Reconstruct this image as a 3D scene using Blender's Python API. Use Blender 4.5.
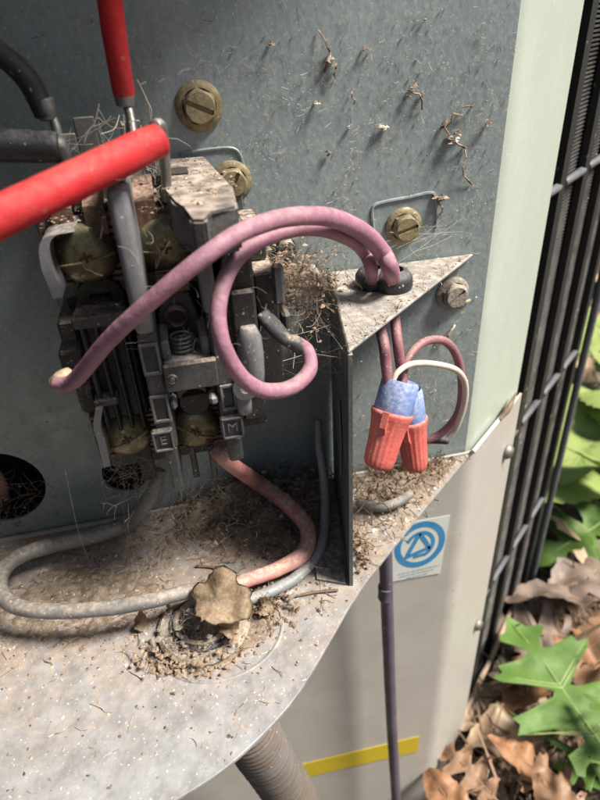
import bpy, bmesh, math, random
from math import sin, cos, pi, radians, sqrt
from mathutils import Vector, Matrix, noise
random.seed(7)
S = bpy.context.scene
COL = S.collection
for o in list(bpy.data.objects): bpy.data.objects.remove(o)

# ------------------------------------------------------------------ camera
PIT, YAW, ROL, DIST, FPX = radians(32.5), radians(11), radians(3.3), .25, 601.
fh = Vector((sin(YAW), cos(YAW), 0))
FW = cos(PIT)*fh - sin(PIT)*Vector((0, 0, 1))
R0 = Vector((cos(YAW), -sin(YAW), 0)); U0 = R0.cross(FW)
RT = cos(ROL)*R0 - sin(ROL)*U0
UP = cos(ROL)*U0 + sin(ROL)*R0
CP = -DIST*FW
cd = bpy.data.cameras.new('camera'); cam = bpy.data.objects.new('camera', cd); COL.objects.link(cam)
m = Matrix((RT, UP, -FW)).transposed().to_4x4(); m.translation = CP
cam.matrix_world = m
cd.sensor_fit = 'VERTICAL'; cd.sensor_height = 36; cd.lens = FPX/800*36
cd.clip_start = .01; cd.clip_end = 100
cd.dof.use_dof = True; cd.dof.focus_distance = .2; cd.dof.aperture_fstop = 16
S.camera = cam

# ------------------------------------------------------------------ light
SUN_EL, SUN_AZ = radians(55), radians(116)     # azimuth measured clockwise from +Y (towards +X)
w = bpy.data.worlds.new('World'); S.world = w; w.use_nodes = True
nt = w.node_tree; bg = nt.nodes['Background']
sky = nt.nodes.new('ShaderNodeTexSky'); sky.sky_type = 'NISHITA'; sky.sun_disc = False
sky.sun_elevation = SUN_EL; sky.sun_rotation = SUN_AZ
sky.air_density = 1.0; sky.dust_density = 2.5; sky.ozone_density = .6
nt.links.new(sky.outputs[0], bg.inputs[0]); bg.inputs[1].default_value = .05
sl = bpy.data.lights.new('sun', 'SUN'); sl.energy = 4.8; sl.angle = radians(17); sl.color = (1, .95, .87)
so = bpy.data.objects.new('sun', sl); COL.objects.link(so)
sd = Vector((sin(SUN_AZ)*cos(SUN_EL), cos(SUN_AZ)*cos(SUN_EL), sin(SUN_EL)))
so.rotation_euler = sd.to_track_quat('Z', 'Y').to_euler(); so.location = sd*3
S.view_settings.view_transform = 'Standard'; S.view_settings.look = 'None'
S.view_settings.exposure = 0.9; S.view_settings.gamma = 1
S.render.resolution_x = 768; S.render.resolution_y = 1024

# ------------------------------------------------------------------ helpers
GA = radians(50); GD = Vector((sin(GA), cos(GA), 0)); GN = Vector((cos(GA), -sin(GA), 0)); GO = Vector((.0795, 0, 0))
def at(px, py, y=None, z=None):
    "point of the place seen at a pixel of the 600x800 photograph, at a known depth y or height z"
    d = FW + RT*(px-300)/FPX - UP*(py-400)/FPX
    t = (y-CP.y)/d.y if y is not None else (z-CP.z)/d.z
    return CP + d*t
def axd(p): return (p-CP).dot(FW)
def gp(l, n, z): return GO + GD*l + GN*n + Vector((0, 0, z))

def link(name, bm, mat, parent=None, smooth=False, kind=None):
    me = bpy.data.meshes.new(name)
    bmesh.ops.recalc_face_normals(bm, faces=bm.faces)
    bm.to_mesh(me); bm.free()
    if smooth:
        me.polygons.foreach_set('use_smooth', [True]*len(me.polygons))
        if smooth != 'all':
            try: me.set_sharp_from_angle(angle=radians(45))
            except Exception: pass
    if mat: me.materials.append(mat)
    o = bpy.data.objects.new(name, me); COL.objects.link(o)
    if parent: o.parent = parent
    if kind: o['kind'] = kind
    return o
def tag(o, label, cat=None, group=None):
    o['label'] = label
    if cat: o['category'] = cat
    if group: o['group'] = group
    return o
def empty(name, loc, label, cat, group=None):
    o = bpy.data.objects.new(name, None); COL.objects.link(o); o.location = loc; o.empty_display_size = .01
    return tag(o, label, cat, group)
def child(name, bm, mat, par, smooth=False):
    "a part; built in world coordinates"
    o = link(name, bm, mat, None, smooth); o.parent = par
    loc = Vector((0, 0, 0)); q = par
    while q: loc += q.location; q = q.parent
    o.location = -loc
    return o

def box(bm, a, b, bev=0, seg=1, rot=None):
    r = bmesh.ops.create_cube(bm, size=1)
    vs = r['verts']; a = Vector(a); b = Vector(b); c = (a+b)/2; s = b-a
    for v in vs: v.co = Vector((v.co.x*s.x, v.co.y*s.y, v.co.z*s.z))
    if bev:
        es = list({e for v in vs for e in v.link_edges})
        rr = bmesh.ops.bevel(bm, geom=es, offset=bev, segments=seg, affect='EDGES', profile=.5)
        vs = list({v for f in rr['faces'] for v in f.verts} | {v for v in vs if v.is_valid})
    for v in vs: v.co = (rot @ v.co if rot else v.co) + c
    return vs
def prism(bm, pts, ext):
    "polygon (list of Vectors) extruded along ext"
    ext = Vector(ext); a = [bm.verts.new(p) for p in pts]; b = [bm.verts.new(Vector(p)+ext) for p in pts]
    bm.faces.new(a); bm.faces.new(b[::-1]); n = len(pts)
    for i in range(n): bm.faces.new((a[i], b[i], b[(i+1) % n], a[(i+1) % n]))
    return a+b
def catmull(pts, n=10):
    P = [pts[0]*2-pts[1]] + list(pts) + [pts[-1]*2-pts[-2]]; out = []
    for i in range(1, len(P)-2):
        p0, p1, p2, p3 = P[i-1:i+3]
        for k in range(n):
            t = k/n
            out.append(.5*((2*p1)+(p2-p0)*t+(2*p0-5*p1+4*p2-p3)*t*t+(3*p1-p0-3*p2+p3)*t**3))
    out.append(P[-2].copy()); return out
def sweep(bm, pts, rad, seg=16, cap=True, wob=0.0, sq=1.0):
    n = len(pts); rad = rad if isinstance(rad, (list, tuple)) else [rad]*n
    tans = [(pts[min(i+1, n-1)]-pts[max(i-1, 0)]).normalized() for i in range(n)]
    t = tans[0]; up = t.orthogonal().normalized(); rings = []
    for i in range(n):
        t = tans[i]; up = (up - t*up.dot(t)).normalized(); sd_ = t.cross(up)
        ring = []
        for k in range(seg):
            a = 2*pi*k/seg; d = up*cos(a)+sd_*sin(a)*sq
            r = rad[i]
            if wob: r *= 1+wob*noise.noise((pts[i]+d*rad[i])*220)
            ring.append(bm.verts.new(pts[i]+d*r))
        rings.append(ring)
    for i in range(n-1):
        for k in range(seg):
            bm.faces.new((rings[i][k], rings[i][(k+1) % seg], rings[i+1][(k+1) % seg], rings[i+1][k]))
    if cap:
        for ring, sg, c, tt in ((rings[0], -1, pts[0], tans[0]), (rings[-1], 1, pts[-1], tans[-1])):
            inner = [bm.verts.new(c+(v.co-c)*.82+tt*sg*(v.co-c).length*.16) for v in ring]
            for k in range(seg):
                f = (ring[k], ring[(k+1) % seg], inner[(k+1) % seg], inner[k])
                bm.faces.new(f)
            bm.faces.new(inner)
    return rings
def wire_pts(spec, n=10, k=1.):
    "spec rows: (px, py, width_px, y=.. or ('z', v)) -> points, radii"
    P = []; Rr = []
    for px, py, wd, dep in spec:
        p = at(px, py, z=dep[1]) if isinstance(dep, tuple) else at(px, py, y=dep)
        P.append(p); Rr.append(k*wd/2*axd(p)/FPX)
    pts = catmull(P, n); rad = []
    for i in range(len(pts)):
        u = min(i/n, len(Rr)-1); k = min(int(u), len(Rr)-2); rad.append(Rr[k]*(1-(u-k))+Rr[k+1]*(u-k))
    return pts, rad
def lathe(bm, prof, seg=24, M=None):
    "profile [(r, h)] about local Z, then M"
    M = M or Matrix.Identity(4); rings = []
    for r, h in prof:
        if r < 1e-6: rings.append([bm.verts.new(M @ Vector((0, 0, h)))])
        else: rings.append([bm.verts.new(M @ Vector((r*cos(2*pi*k/seg), r*sin(2*pi*k/seg), h))) for k in range(seg)])
    for a, b in zip(rings, rings[1:]):
        for k in range(seg):
            k2 = (k+1) % seg
            if len(a) == 1 and len(b) == 1: continue
            if len(a) == 1: bm.faces.new((a[0], b[k], b[k2]))
            elif len(b) == 1: bm.faces.new((a[k], a[k2], b[0]))
            else: bm.faces.new((a[k], a[k2], b[k2], b[k]))
def frame(o, zdir, xdir=(1, 0, 0)):
    z = Vector(zdir).normalized(); x = Vector(xdir); x = (x-z*x.dot(z)).normalized(); y = z.cross(x)
    M = Matrix((x, y, z)).transposed().to_4x4(); M.translation = Vector(o); return M
def curve_plate(name, outline, holes, thick, M, mat, parent, bev=0.0):
    "flat plate with real holes"
    cu = bpy.data.curves.new(name, 'CURVE'); cu.dimensions = '2D'; cu.fill_mode = 'BOTH'; cu.extrude = thick/2
    if bev: cu.bevel_depth = bev; cu.bevel_resolution = 1
    for loop in [outline]+holes:
        s = cu.splines.new('POLY'); s.points.add(len(loop)-1)
        for p, q in zip(s.points, loop): p.co = (q[0], q[1], 0, 1)
        s.use_cyclic_u = True
    tmp = bpy.data.objects.new('tmp', cu); COL.objects.link(tmp)
    dg = bpy.context.evaluated_depsgraph_get()
    me = bpy.data.meshes.new_from_object(tmp.evaluated_get(dg)); bpy.data.objects.remove(tmp)
    me.transform(M); me.materials.clear(); me.materials.append(mat); me.name = name
    o = bpy.data.objects.new(name, me); COL.objects.link(o)
    if parent: o.parent = parent
    return o
def circ(cx, cy, r, n=32, wob=0): return [(cx+r*(1+wob*sin(3*a+1))*cos(a), cy+r*(1+wob*cos(2*a))*sin(a)) for a in [2*pi*k/n for k in range(n)]]
def text_mesh(txt, size, M, mat, name, parent):
    cu = bpy.data.curves.new('t', 'FONT'); cu.body = txt; cu.size = size; cu.extrude = .00015; cu.align_x = 'CENTER'; cu.align_y = 'CENTER'
    tmp = bpy.data.objects.new('tmp', cu); COL.objects.link(tmp)
    dg = bpy.context.evaluated_depsgraph_get(); me = bpy.data.meshes.new_from_object(tmp.evaluated_get(dg)); bpy.data.objects.remove(tmp)
    me.transform(M); me.materials.clear(); me.materials.append(mat)
    o = bpy.data.objects.new(name, me); COL.objects.link(o); o.parent = parent; o.location = -parent.location
    return o

# ------------------------------------------------------------------ materials
def mat(name, base, rough=.5, metal=0., base2=None, nscale=120., dust=0., dustcol=(.36, .28, .2), dscale=260., dlo=.2, dhi=.75,
        specks=0., speckcol=(.5, .44, .36), sscale=700., bump=.15, bscale=900., spec=.5, rvar=.15, streak=None, trans=0., alld=0., dgrad=None):
    m = bpy.data.materials.new(name); m.use_nodes = True; t = m.node_tree; N = t.nodes; L = t.links
    b = N['Principled BSDF']; b.inputs['Roughness'].default_value = rough; b.inputs['Metallic'].default_value = metal
    b.inputs['Specular IOR Level'].default_value = spec
    tc = N.new('ShaderNodeTexCoord'); co = tc.outputs['Object']
    if streak:
        mp = N.new('ShaderNodeMapping'); mp.inputs['Scale'].default_value = streak; L.new(co, mp.inputs[0]); cs = mp.outputs[0]
    else: cs = co
    n1 = N.new('ShaderNodeTexNoise'); n1.inputs['Scale'].default_value = nscale; n1.inputs['Detail'].default_value = 6; n1.inputs['Roughness'].default_value = .62
    L.new(cs, n1.inputs['Vector'])
    def mapr(sock, a, bb, c=0., d=1.):
        r = N.new('ShaderNodeMapRange'); r.inputs[1].default_value = a; r.inputs[2].default_value = bb; r.inputs[3].default_value = c; r.inputs[4].default_value = d
        L.new(sock, r.inputs[0]); return r.outputs[0]
    def mix(f, a, bb):
        x = N.new('ShaderNodeMix'); x.data_type = 'RGBA'
        if isinstance(f, float): x.inputs[0].default_value = f
        else: L.new(f, x.inputs[0])
        for i, v in ((6, a), (7, bb)):
            if isinstance(v, tuple): x.inputs[i].default_value = (*v, 1)
            else: L.new(v, x.inputs[i])
        return x.outputs[2]
    def mul(a, bb):
        x = N.new('ShaderNodeMath'); x.operation = 'MULTIPLY'
        for i, v in ((0, a), (1, bb)):
            if isinstance(v, (int, float)): x.inputs[i].default_value = v
            else: L.new(v, x.inputs[i])
        return x.outputs[0]
    base2 = base2 or tuple(c*.72 for c in base)
    col = mix(mapr(n1.outputs[0], .32, .68), base2, base)
    rg = mapr(n1.outputs[0], .3, .7, min(1, rough+rvar), max(.05, rough-rvar))
    hh = None
    if dust or alld:
        g = N.new('ShaderNodeNewGeometry'); sp = N.new('ShaderNodeSeparateXYZ'); L.new(g.outputs['Normal'], sp.inputs[0])
        upf = mapr(sp.outputs[2], dlo, dhi, alld, max(dust, alld))
        n2 = N.new('ShaderNodeTexNoise'); n2.inputs['Scale'].default_value = dscale; n2.inputs['Detail'].default_value = 8; n2.inputs['Roughness'].default_value = .7
        L.new(co, n2.inputs['Vector'])
        df = mul(upf, mapr(n2.outputs[0], .36, .58, .25, 1.))
        if dgrad:                                            # the layer is thicker deep in the compartment
            s2 = N.new('ShaderNodeSeparateXYZ'); L.new(co, s2.inputs[0]); ad = N.new('ShaderNodeMath'); ad.operation = 'MULTIPLY_ADD'
            L.new(n1.outputs[0], ad.inputs[0]); ad.inputs[1].default_value = .05; L.new(s2.outputs[1], ad.inputs[2])
            df = mul(df, mapr(ad.outputs[0], dgrad[0]+.025, dgrad[1]+.025, dgrad[2], 1.))
        n3 = N.new('ShaderNodeTexNoise'); n3.inputs['Scale'].default_value = dscale*4; n3.inputs['Detail'].default_value = 4; L.new(co, n3.inputs['Vector'])
        dc = mix(mapr(n3.outputs[0], .35, .65), tuple(c*.6 for c in dustcol), tuple(min(1, c*1.25) for c in dustcol))
        col = mix(df, col, dc)
        x = N.new('ShaderNodeMix'); x.data_type = 'FLOAT'; L.new(df, x.inputs[0]); L.new(rg, x.inputs[2]); x.inputs[3].default_value = .95; rg = x.outputs[0]
        if metal:
            mm = N.new('ShaderNodeMath'); mm.operation = 'MULTIPLY_ADD'; L.new(df, mm.inputs[0]); mm.inputs[1].default_value = -metal; mm.inputs[2].default_value = metal
            L.new(mm.outputs[0], b.inputs['Metallic'])
    if specks:
        nd = N.new('ShaderNodeTexNoise'); nd.inputs['Scale'].default_value = sscale*.8; nd.inputs['Detail'].default_value = 3; L.new(co, nd.inputs['Vector'])
        vs_ = N.new('ShaderNodeVectorMath'); vs_.operation = 'MULTIPLY_ADD'; L.new(nd.outputs[1], vs_.inputs[0]); vs_.inputs[1].default_value = (1.6/sscale,)*3; L.new(co, vs_.inputs[2])
        v = N.new('ShaderNodeTexVoronoi'); v.inputs['Scale'].default_value = sscale; L.new(vs_.outputs[0], v.inputs['Vector'])
        sc = N.new('ShaderNodeSeparateColor'); L.new(v.outputs['Color'], sc.inputs[0])
        pw = N.new('ShaderNodeMath'); pw.operation = 'POWER'; L.new(sc.outputs[1], pw.inputs[0]); pw.inputs[1].default_value = 3.
        th = mapr(pw.outputs[0], 0, 1, .06, .42)
        sb_ = N.new('ShaderNodeMath'); sb_.operation = 'SUBTRACT'; L.new(th, sb_.inputs[0]); L.new(v.outputs['Distance'], sb_.inputs[1])
        sf = mapr(sb_.outputs[0], -.03, .05)
        keep = mapr(sc.outputs[0], 1-specks-.02, 1-specks+.02)
        col = mix(mul(mul(sf, keep), .7), col, speckcol)
    L.new(col, b.inputs['Base Color']); L.new(rg, b.inputs['Roughness'])
    if bump:
        n4 = N.new('ShaderNodeTexNoise'); n4.inputs['Scale'].default_value = bscale; n4.inputs['Detail'].default_value = 5; L.new(cs if streak else co, n4.inputs['Vector'])
        bp = N.new('ShaderNodeBump'); bp.inputs['Strength'].default_value = bump; bp.inputs['Distance'].default_value = .0006
        L.new(n4.outputs[0], bp.inputs['Height']); L.new(bp.outputs[0], b.inputs['Normal'])
    if trans:
        b.inputs['Subsurface Weight'].default_value = 0
        ts = N.new('ShaderNodeBsdfTranslucent'); L.new(col, ts.inputs[0]); ms = N.new('ShaderNodeMixShader'); ms.inputs[0].default_value = trans
        L.new(b.outputs[0], ms.inputs[1]); L.new(ts.outputs[0], ms.inputs[2]); L.new(ms.outputs[0], N['Material Output'].inputs[0])
    return m
DUST = (.34, .27, .2)
M = {}
M['galv'] = mat('galvanised', (.3, .36, .365), .38, .35, (.2, .25, .258), 26, dust=.6, alld=.38, dlo=.5, dscale=130, specks=.5, speckcol=(.42, .41, .37), sscale=1000, bump=.3, bscale=500, dustcol=(.27, .27, .245), streak=(1, 1, .55))
M['strip'] = mat('pale_sunlit_steel', (.55, .61, .52), .32, .2, (.45, .5, .42), 38, specks=.45, speckcol=(.66, .68, .62), sscale=900, bump=.25, bscale=300, streak=(1, 1, .4))  # pale green puts sunlit foliage reflected by the steel into the colour
M['paint'] = mat('beige_paint', (.43, .405, .365), .42, 0, (.37, .345, .305), 40, specks=.08, speckcol=(.2, .16, .12), sscale=500, bump=.05, bscale=500)
M['paintlt'] = mat('grey_white_paint', (.5, .49, .46), .42, 0, (.42, .41, .38), 50, specks=.1, speckcol=(.25, .2, .15), sscale=400, bump=.05)
M['shelf'] = mat('dusty_zinc', (.4, .405, .415), .5, .2, (.2, .2, .2), 130, dust=.95, dustcol=(.29, .215, .155), dscale=90, dlo=.3, dgrad=(-.108, -.05, .16), specks=.4, speckcol=(.56, .56, .55), sscale=1100, bump=.3, bscale=500)
M['dustysteel'] = mat('dust_caked_steel', (.3, .29, .27), .6, .2, (.18, .17, .16), 160, dust=.9, alld=.45, dustcol=(.36, .28, .2), dscale=160, specks=.2, bump=.5)
M['bracket'] = mat('dusty_shaded_bracket', (.15, .16, .165), .5, .3, (.09, .1, .1), 60, dust=.85, dustcol=(.42, .36, .29), dscale=120, dlo=.3, specks=.3, speckcol=(.3, .27, .23), sscale=600, bump=.25)  # darker copy of the bracket plate, putting the web's shade into its colour
M['black'] = mat('black_plastic', (.02, .022, .024), .36, 0, (.011, .011, .012), 200, alld=.03, dust=.9, dustcol=(.42, .33, .26), dscale=180, dlo=.45, dhi=.9, specks=.35, speckcol=(.3, .28, .26), sscale=1100, bump=.3, bscale=1500)
M['greyplastic'] = mat('worn_grey_plastic', (.19, .195, .21), .36, 0, (.085, .09, .1), 130, alld=.1, dust=.6, dustcol=(.45, .38, .32), dlo=.4, specks=.2, bump=.15, streak=(1, 1, .2))
M['darkgrey'] = mat('dark_grey_plastic', (.055, .062, .068), .36, 0, (.028, .031, .035), 150, alld=.08, dust=.75, dustcol=DUST, dlo=.35, specks=.25, sscale=1000, bump=.2)
M['red'] = mat('red_insulation', (.5, .014, .02), .62, 0, (.36, .012, .016), 70, spec=.35, dust=.28, alld=.08, dustcol=(.36, .15, .12), dscale=110, dlo=.1, specks=.22, speckcol=(.3, .12, .09), sscale=700, bump=.3, bscale=420, rvar=.2)
M['pink'] = mat('pink_insulation', (.34, .15, .215), .5, 0, (.24, .1, .15), 80, dust=.5, alld=.15, dustcol=(.4, .27, .26), dscale=130, dlo=.1, specks=.3, speckcol=(.3, .2, .17), sscale=900, bump=.35, bscale=600, rvar=.2)
M['mauve'] = mat('dirty_mauve', (.3, .125, .15), .5, 0, (.2, .08, .1), 110, dust=.5, dustcol=DUST, dscale=200, dlo=.2, specks=.25, sscale=900, bump=.25)
M['fadered'] = mat('faded_red', (.44, .12, .13), .5, 0, (.46, .25, .2), 45, alld=.25, dust=.8, dustcol=(.5, .36, .28), dscale=150, dlo=.3, specks=.2, bump=.2)
M['rubber'] = mat('black_rubber', (.025, .026, .03), .5, 0, (.016, .016, .018), 120, dust=.5, dustcol=(.2, .19, .19), dscale=200, dlo=.2, specks=.2, sscale=900, bump=.25)
M['greyins'] = mat('grey_insulation', (.17, .165, .16), .45, 0, (.1, .098, .095), 90, dust=.6, dustcol=(.38, .32, .26), dscale=140, dlo=.1, specks=.25, sscale=800, bump=.25)
M['bluegrey'] = mat('blue_grey_insulation', (.2, .225, .24), .45, 0, (.16, .17, .17), 90, dust=.45, dustcol=(.4, .36, .32), dlo=.2, specks=.2, bump=.2)
M['violet'] = mat('violet_grey_jacket', (.105, .09, .12), .45, 0, (.075, .065, .085), 60, specks=.08, bump=.1)
M['whitewire'] = mat('white_insulation', (.62, .56, .48), .45, 0, (.5, .42, .34), 160, dust=.3, specks=.1, bump=.15)
M['nutred'] = mat('salmon_plastic', (.56, .085, .07), .55, 0, (.47, .08, .065), 130, alld=.15, dust=.5, dustcol=(.62, .38, .3), dscale=250, dlo=.3, specks=.18, speckcol=(.7, .5, .42), sscale=1100, bump=.2)
M['nutblue'] = mat('dusty_blue_plastic', (.1, .19, .46), .5, 0, (.14, .22, .44), 130, dust=.6, dustcol=(.45, .45, .5), dscale=180, dlo=-.2, dhi=.5, specks=.35, speckcol=(.6, .58, .56), sscale=1300, bump=.2)
M['brass'] = mat('yellow_zinc', (.36, .29, .14), .38, .8, (.15, .115, .06), 260, dust=.9, alld=.6, dustcol=(.26, .22, .15), dscale=240, dlo=.1, specks=.2, bump=.2)
M['olive'] = mat('tarnished_screw', (.24, .21, .125), .36, .7, (.075, .07, .04), 240, dust=.6, dustcol=(.34, .3, .2), dscale=200, dlo=.3, dhi=.85, specks=.2, bump=.25)
M['copper'] = mat('dull_copper', (.2, .1, .06), .45, .6, (.07, .042, .03), 160, dust=.85, alld=.3, dustcol=(.3, .21, .16), dlo=.1, bump=.2)
M['steel'] = mat('dull_steel', (.3, .3, .29), .4, .8, (.19, .19, .18), 160, dust=.5, dustcol=DUST, dlo=.2, specks=.15, bump=.2)
M['conduit'] = mat('grey_conduit', (.17, .165, .16), .5, 0, (.14, .1, .075), 60, dust=.3, dustcol=DUST, dlo=.0, specks=.2, bump=.15)
M['guard'] = mat('black_guard', (.012, .0125, .012), .5, 0, (.01, .01, .01), 80, specks=.1, speckcol=(.25, .22, .17), sscale=300, bump=.12)
M['fin'] = mat('dark_fins', (.15, .14, .13), .5, .3, (.02, .02, .02), 90, specks=.1, sscale=300, bump=.1)
M['rod'] = mat('grey_rod', (.09, .094, .1), .6, .1, (.13, .13, .14), 90, specks=.2, bump=.1)
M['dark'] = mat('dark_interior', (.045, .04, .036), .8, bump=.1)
M['midgrey'] = mat('mid_grey_plastic', (.15, .155, .165), .4, 0, (.08, .085, .09), 200, dust=.5, alld=.1, dustcol=(.36, .3, .25), specks=.2, bump=.2)
M['recess'] = mat('dark_brown_recess', (.05, .043, .028), .7, bump=.2)  # dark brown for screw crosses, jaw and one terminal leg
M['dustcap'] = mat('dust_caked_plastic', (.09, .085, .08), .7, 0, (.05, .048, .045), 160, dust=1., dustcol=(.36, .295, .245), dscale=60, dlo=.3, specks=.3, speckcol=(.22, .17, .13), sscale=900, bump=.4)
M['brackettop'] = mat('dusty_bracket_plate', (.3, .295, .285), .55, .2, (.22, .215, .205), 90, dust=.9, dustcol=(.37, .32, .27), dscale=90, dlo=.3, specks=.3, speckcol=(.24, .19, .15), sscale=900, bump=.3)
M['label'] = mat('label_paper', (.62, .64, .58), .5, 0, (.55, .57, .52), 60, bump=.03)
M['blueink'] = mat('blue_ink', (.03, .2, .42), .5, 0, (.05, .25, .45), 90, bump=0)
M['inkgrey'] = mat('pale_blue_ink', (.3, .4, .48), .5, 0, bump=0)
M['tape'] = mat('yellow_tape', (.55, .42, .02), .5, 0, (.48, .36, .02), 60, bump=.05)
M['dryleaf'] = mat('dry_leaf_scrap', (.5, .37, .23), .8, 0, (.33, .22, .13), 260, specks=.2, bump=.4, bscale=500, alld=.3, dust=.5, dustcol=(.5, .42, .32))
M['twig'] = mat('twig', (.2, .14, .09), .8, 0, (.12, .08, .05), 200, bump=.4)
M['web'] = mat('cobweb', (.5, .47, .42), .8, 0, (.42, .38, .33), 200, bump=0)
M['nest2'] = mat('tan_fibre', (.36, .26, .18), .9, 0, (.2, .135, .09), 160, bump=0)
M['lint'] = mat('grey_lint', (.33, .29, .25), .9, 0, (.22, .18, .15), 160, bump=0)
M['nest'] = mat('nest_fibre', (.27, .19, .125), .85, 0, (.13, .09, .06), 160, bump=0)
def crumb_mat():
    m = bpy.data.materials.new('crumbs'); m.use_nodes = True; t = m.node_tree; N = t.nodes; L = t.links; b = N['Principled BSDF']
    tc = N.new('ShaderNodeTexCoord'); v = N.new('ShaderNodeTexVoronoi'); v.inputs['Scale'].default_value = 420; L.new(tc.outputs['Object'], v.inputs['Vector'])
    s = N.new('ShaderNodeSeparateColor'); L.new(v.outputs['Color'], s.inputs[0])
    r = N.new('ShaderNodeValToRGB'); L.new(s.outputs[0], r.inputs[0]); e = r.color_ramp.elements
    e[0].position = 0; e[0].color = (.07, .045, .03, 1); e[1].position = 1; e[1].color = (.6, .57, .52, 1)
    for p, c in ((.3, (.17, .115, .075, 1)), (.6, (.32, .24, .165, 1)), (.85, (.42, .33, .24, 1))):
        q = e.new(p); q.color = c
    L.new(r.outputs[0], b.inputs['Base Color']); b.inputs['Roughness'].default_value = .9; return m
M['crumb'] = crumb_mat()
M['whitecrumb'] = mat('pale_flakes', (.6, .59, .57), .8, 0, (.55, .5, .45), 300, bump=0)
M['soil'] = mat('soil', (.09, .065, .045), .95, 0, (.045, .032, .024), 25, specks=.3, speckcol=(.2, .14, .09), sscale=90, bump=.8, bscale=60)

# ------------------------------------------------------------------ setting: ground
ZS = -.0446          # top of the compartment floor
ZG = -.385           # ground
bm = bmesh.new(); n = 60
gv = {}
for i in range(n+1):
    for j in range(n+1):
        u = (i/n-.5)*2; v = (j/n-.5)*2
        x = .2+math.copysign(abs(u)**2.5, u)*12; y = .3+math.copysign(abs(v)**2.5, v)*12
        z = ZG + .018*noise.noise(Vector((x*9, y*9, 0))) + .008*noise.noise(Vector((x*30, y*30, 3)))
        gv[i, j] = bm.verts.new((x, y, z-.01))
for i in range(n):
    for j in range(n): bm.faces.new((gv[i, j], gv[i+1, j], gv[i+1, j+1], gv[i, j+1]))
g = link('ground', bm, M['soil'], smooth='all'); g['kind'] = 'structure'

# ------------------------------------------------------------------ cabinet
cab = empty('air_conditioner', (0, 0, ZG), 'opened outdoor air conditioner cabinet with its dusty wiring compartment exposed', 'air conditioner')
MX = frame((0, 0, 0), (0, -1, 0), (1, 0, 0))           # local xy -> world xz, facing -Y
holes = [circ(-.1245, -.0185, .0175, 36, .015), circ(-.0755, -.022, .0095, 24, .02)]
bp_ = curve_plate('back_panel', [(-.3, ZS-.006), (.0785, ZS-.006), (.0785, .2145), (-.3, .2145)], [[(x, z) for x, z in h] for h in holes], .0012,
                  Matrix.Translation((0, .0006, 0)) @ MX, M['galv'], cab); bp_.location = -cab.location
# pale corner strip: rounded bend then flat face along the guard's side
def bend_strip(z0, z1, l1, off, thick=.001):
    pts = []; r = .013
    n0 = Vector((0, -1, 0)); c = GO + Vector((-.0035, r, 0))
    for k in range(7):
        a = (pi/2-GA)*k/6*1.0
        pts.append(c + Vector((sin(a), -cos(a), 0))*(r+off))
    # final tangent is GD direction when a = 40 deg
    pts.append(pts[-1] + GD*l1)
    return pts
bm = bmesh.new()
def strip_mesh(bm, pts, z0, z1, th=.0012, nz=1):
    f = [[], []]
    nrm = []
    for i in range(len(pts)):
        t = (pts[min(i+1, len(pts)-1)]-pts[max(i-1, 0)]).normalized(); nrm.append(Vector((t.y, -t.x, 0)))
    lay = []
    for z in (z0, z1):
        lay.append(([bm.verts.new(p+Vector((0, 0, z))) for p in pts], [bm.verts.new(p-nn*th+Vector((0, 0, z))) for p, nn in zip(pts, nrm)]))
    (a0, b0), (a1, b1) = lay
    for i in range(len(pts)-1):
        bm.faces.new((a0[i], a0[i+1], a1[i+1], a1[i])); bm.faces.new((b0[i+1], b0[i], b1[i], b1[i+1]))
        bm.faces.new((a1[i], a1[i+1], b1[i+1], b1[i])); bm.faces.new((a0[i+1], a0[i], b0[i], b0[i+1]))
    for i in (0, -1): bm.faces.new((a0[i], a1[i], b1[i], b0[i]))
strip_mesh(bm, bend_strip(0, 0, .057, 0), ZS-.004, .2145)
child('corner_strip', bm, M['strip'], cab, True)
# outer skin below the compartment floor: front face, rounded bend, side face
bm = bmesh.new()
pts = [Vector((-.3, -.0025, 0)), Vector((.0755, -.0025, 0))] + [p+Vector((.0004, 0, 0)) for p in bend_strip(0, 0, .0565, .0025)]
strip_mesh(bm, pts, ZG+.004, ZS+.0015)
child('service_panel', bm, M['paint'], cab, True)
# folded lip at the top of the post
bm = bmesh.new()
sweep(bm, [gp(l, .0032, ZS+.0022) for l in (-.001, .02, .04, .0555)], .0011, 8); child('post_lip', bm, M['paintlt'], cab, True)
bm = bmesh.new(); sweep(bm, catmull([gp(.03, .004, ZS+.003), gp(.038, .0048, ZS+.0055), gp(.05, .004, ZS+.0085)], 4), [.0008, .001, .0013, .0016, .0016, .0014, .001, .0008, .0004], 7)
child('rust_flake', bm, M['twig'], cab)
# interior behind the panel holes and cabinet body
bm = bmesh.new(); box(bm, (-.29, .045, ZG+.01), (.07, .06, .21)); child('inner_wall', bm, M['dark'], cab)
# compartment floor
edge_px = [(474, 449), (415, 520), (360, 590), (330, 640), (300, 690), (272, 724), (240, 755), (212, 777), (180, 797)]
ep = [at(x, y, z=ZS) for x, y in edge_px]
fl = catmull(ep, 5)
fl += [Vector((-.09, -.126, 0)), Vector((-.13, -.122, 0)), Vector((-.2, -.075, 0)), Vector((-.25, 0, 0))]
outl = [(p.x, p.y) for p in fl]
outl[0] = (.081, -.0008); outl[-1] = (-.25, -.0008)
fit = at(205, 628, z=ZS)
fitc = (fit.x, fit.y)
nesthole = at(385, 505, z=ZS)
shelf = curve_plate('compartment_floor', outl, [circ(fitc[0], fitc[1], .0125, 28)[::-1], circ(nesthole.x-.001, nesthole.y+.006, .011, 24)], .0013, Matrix.Translation((0, 0, ZS-.00065)), M['shelf'], cab, .0002); shelf.location = -cab.location
tag(shelf, 'dusty zinc compartment floor with rounded front edge')
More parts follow.
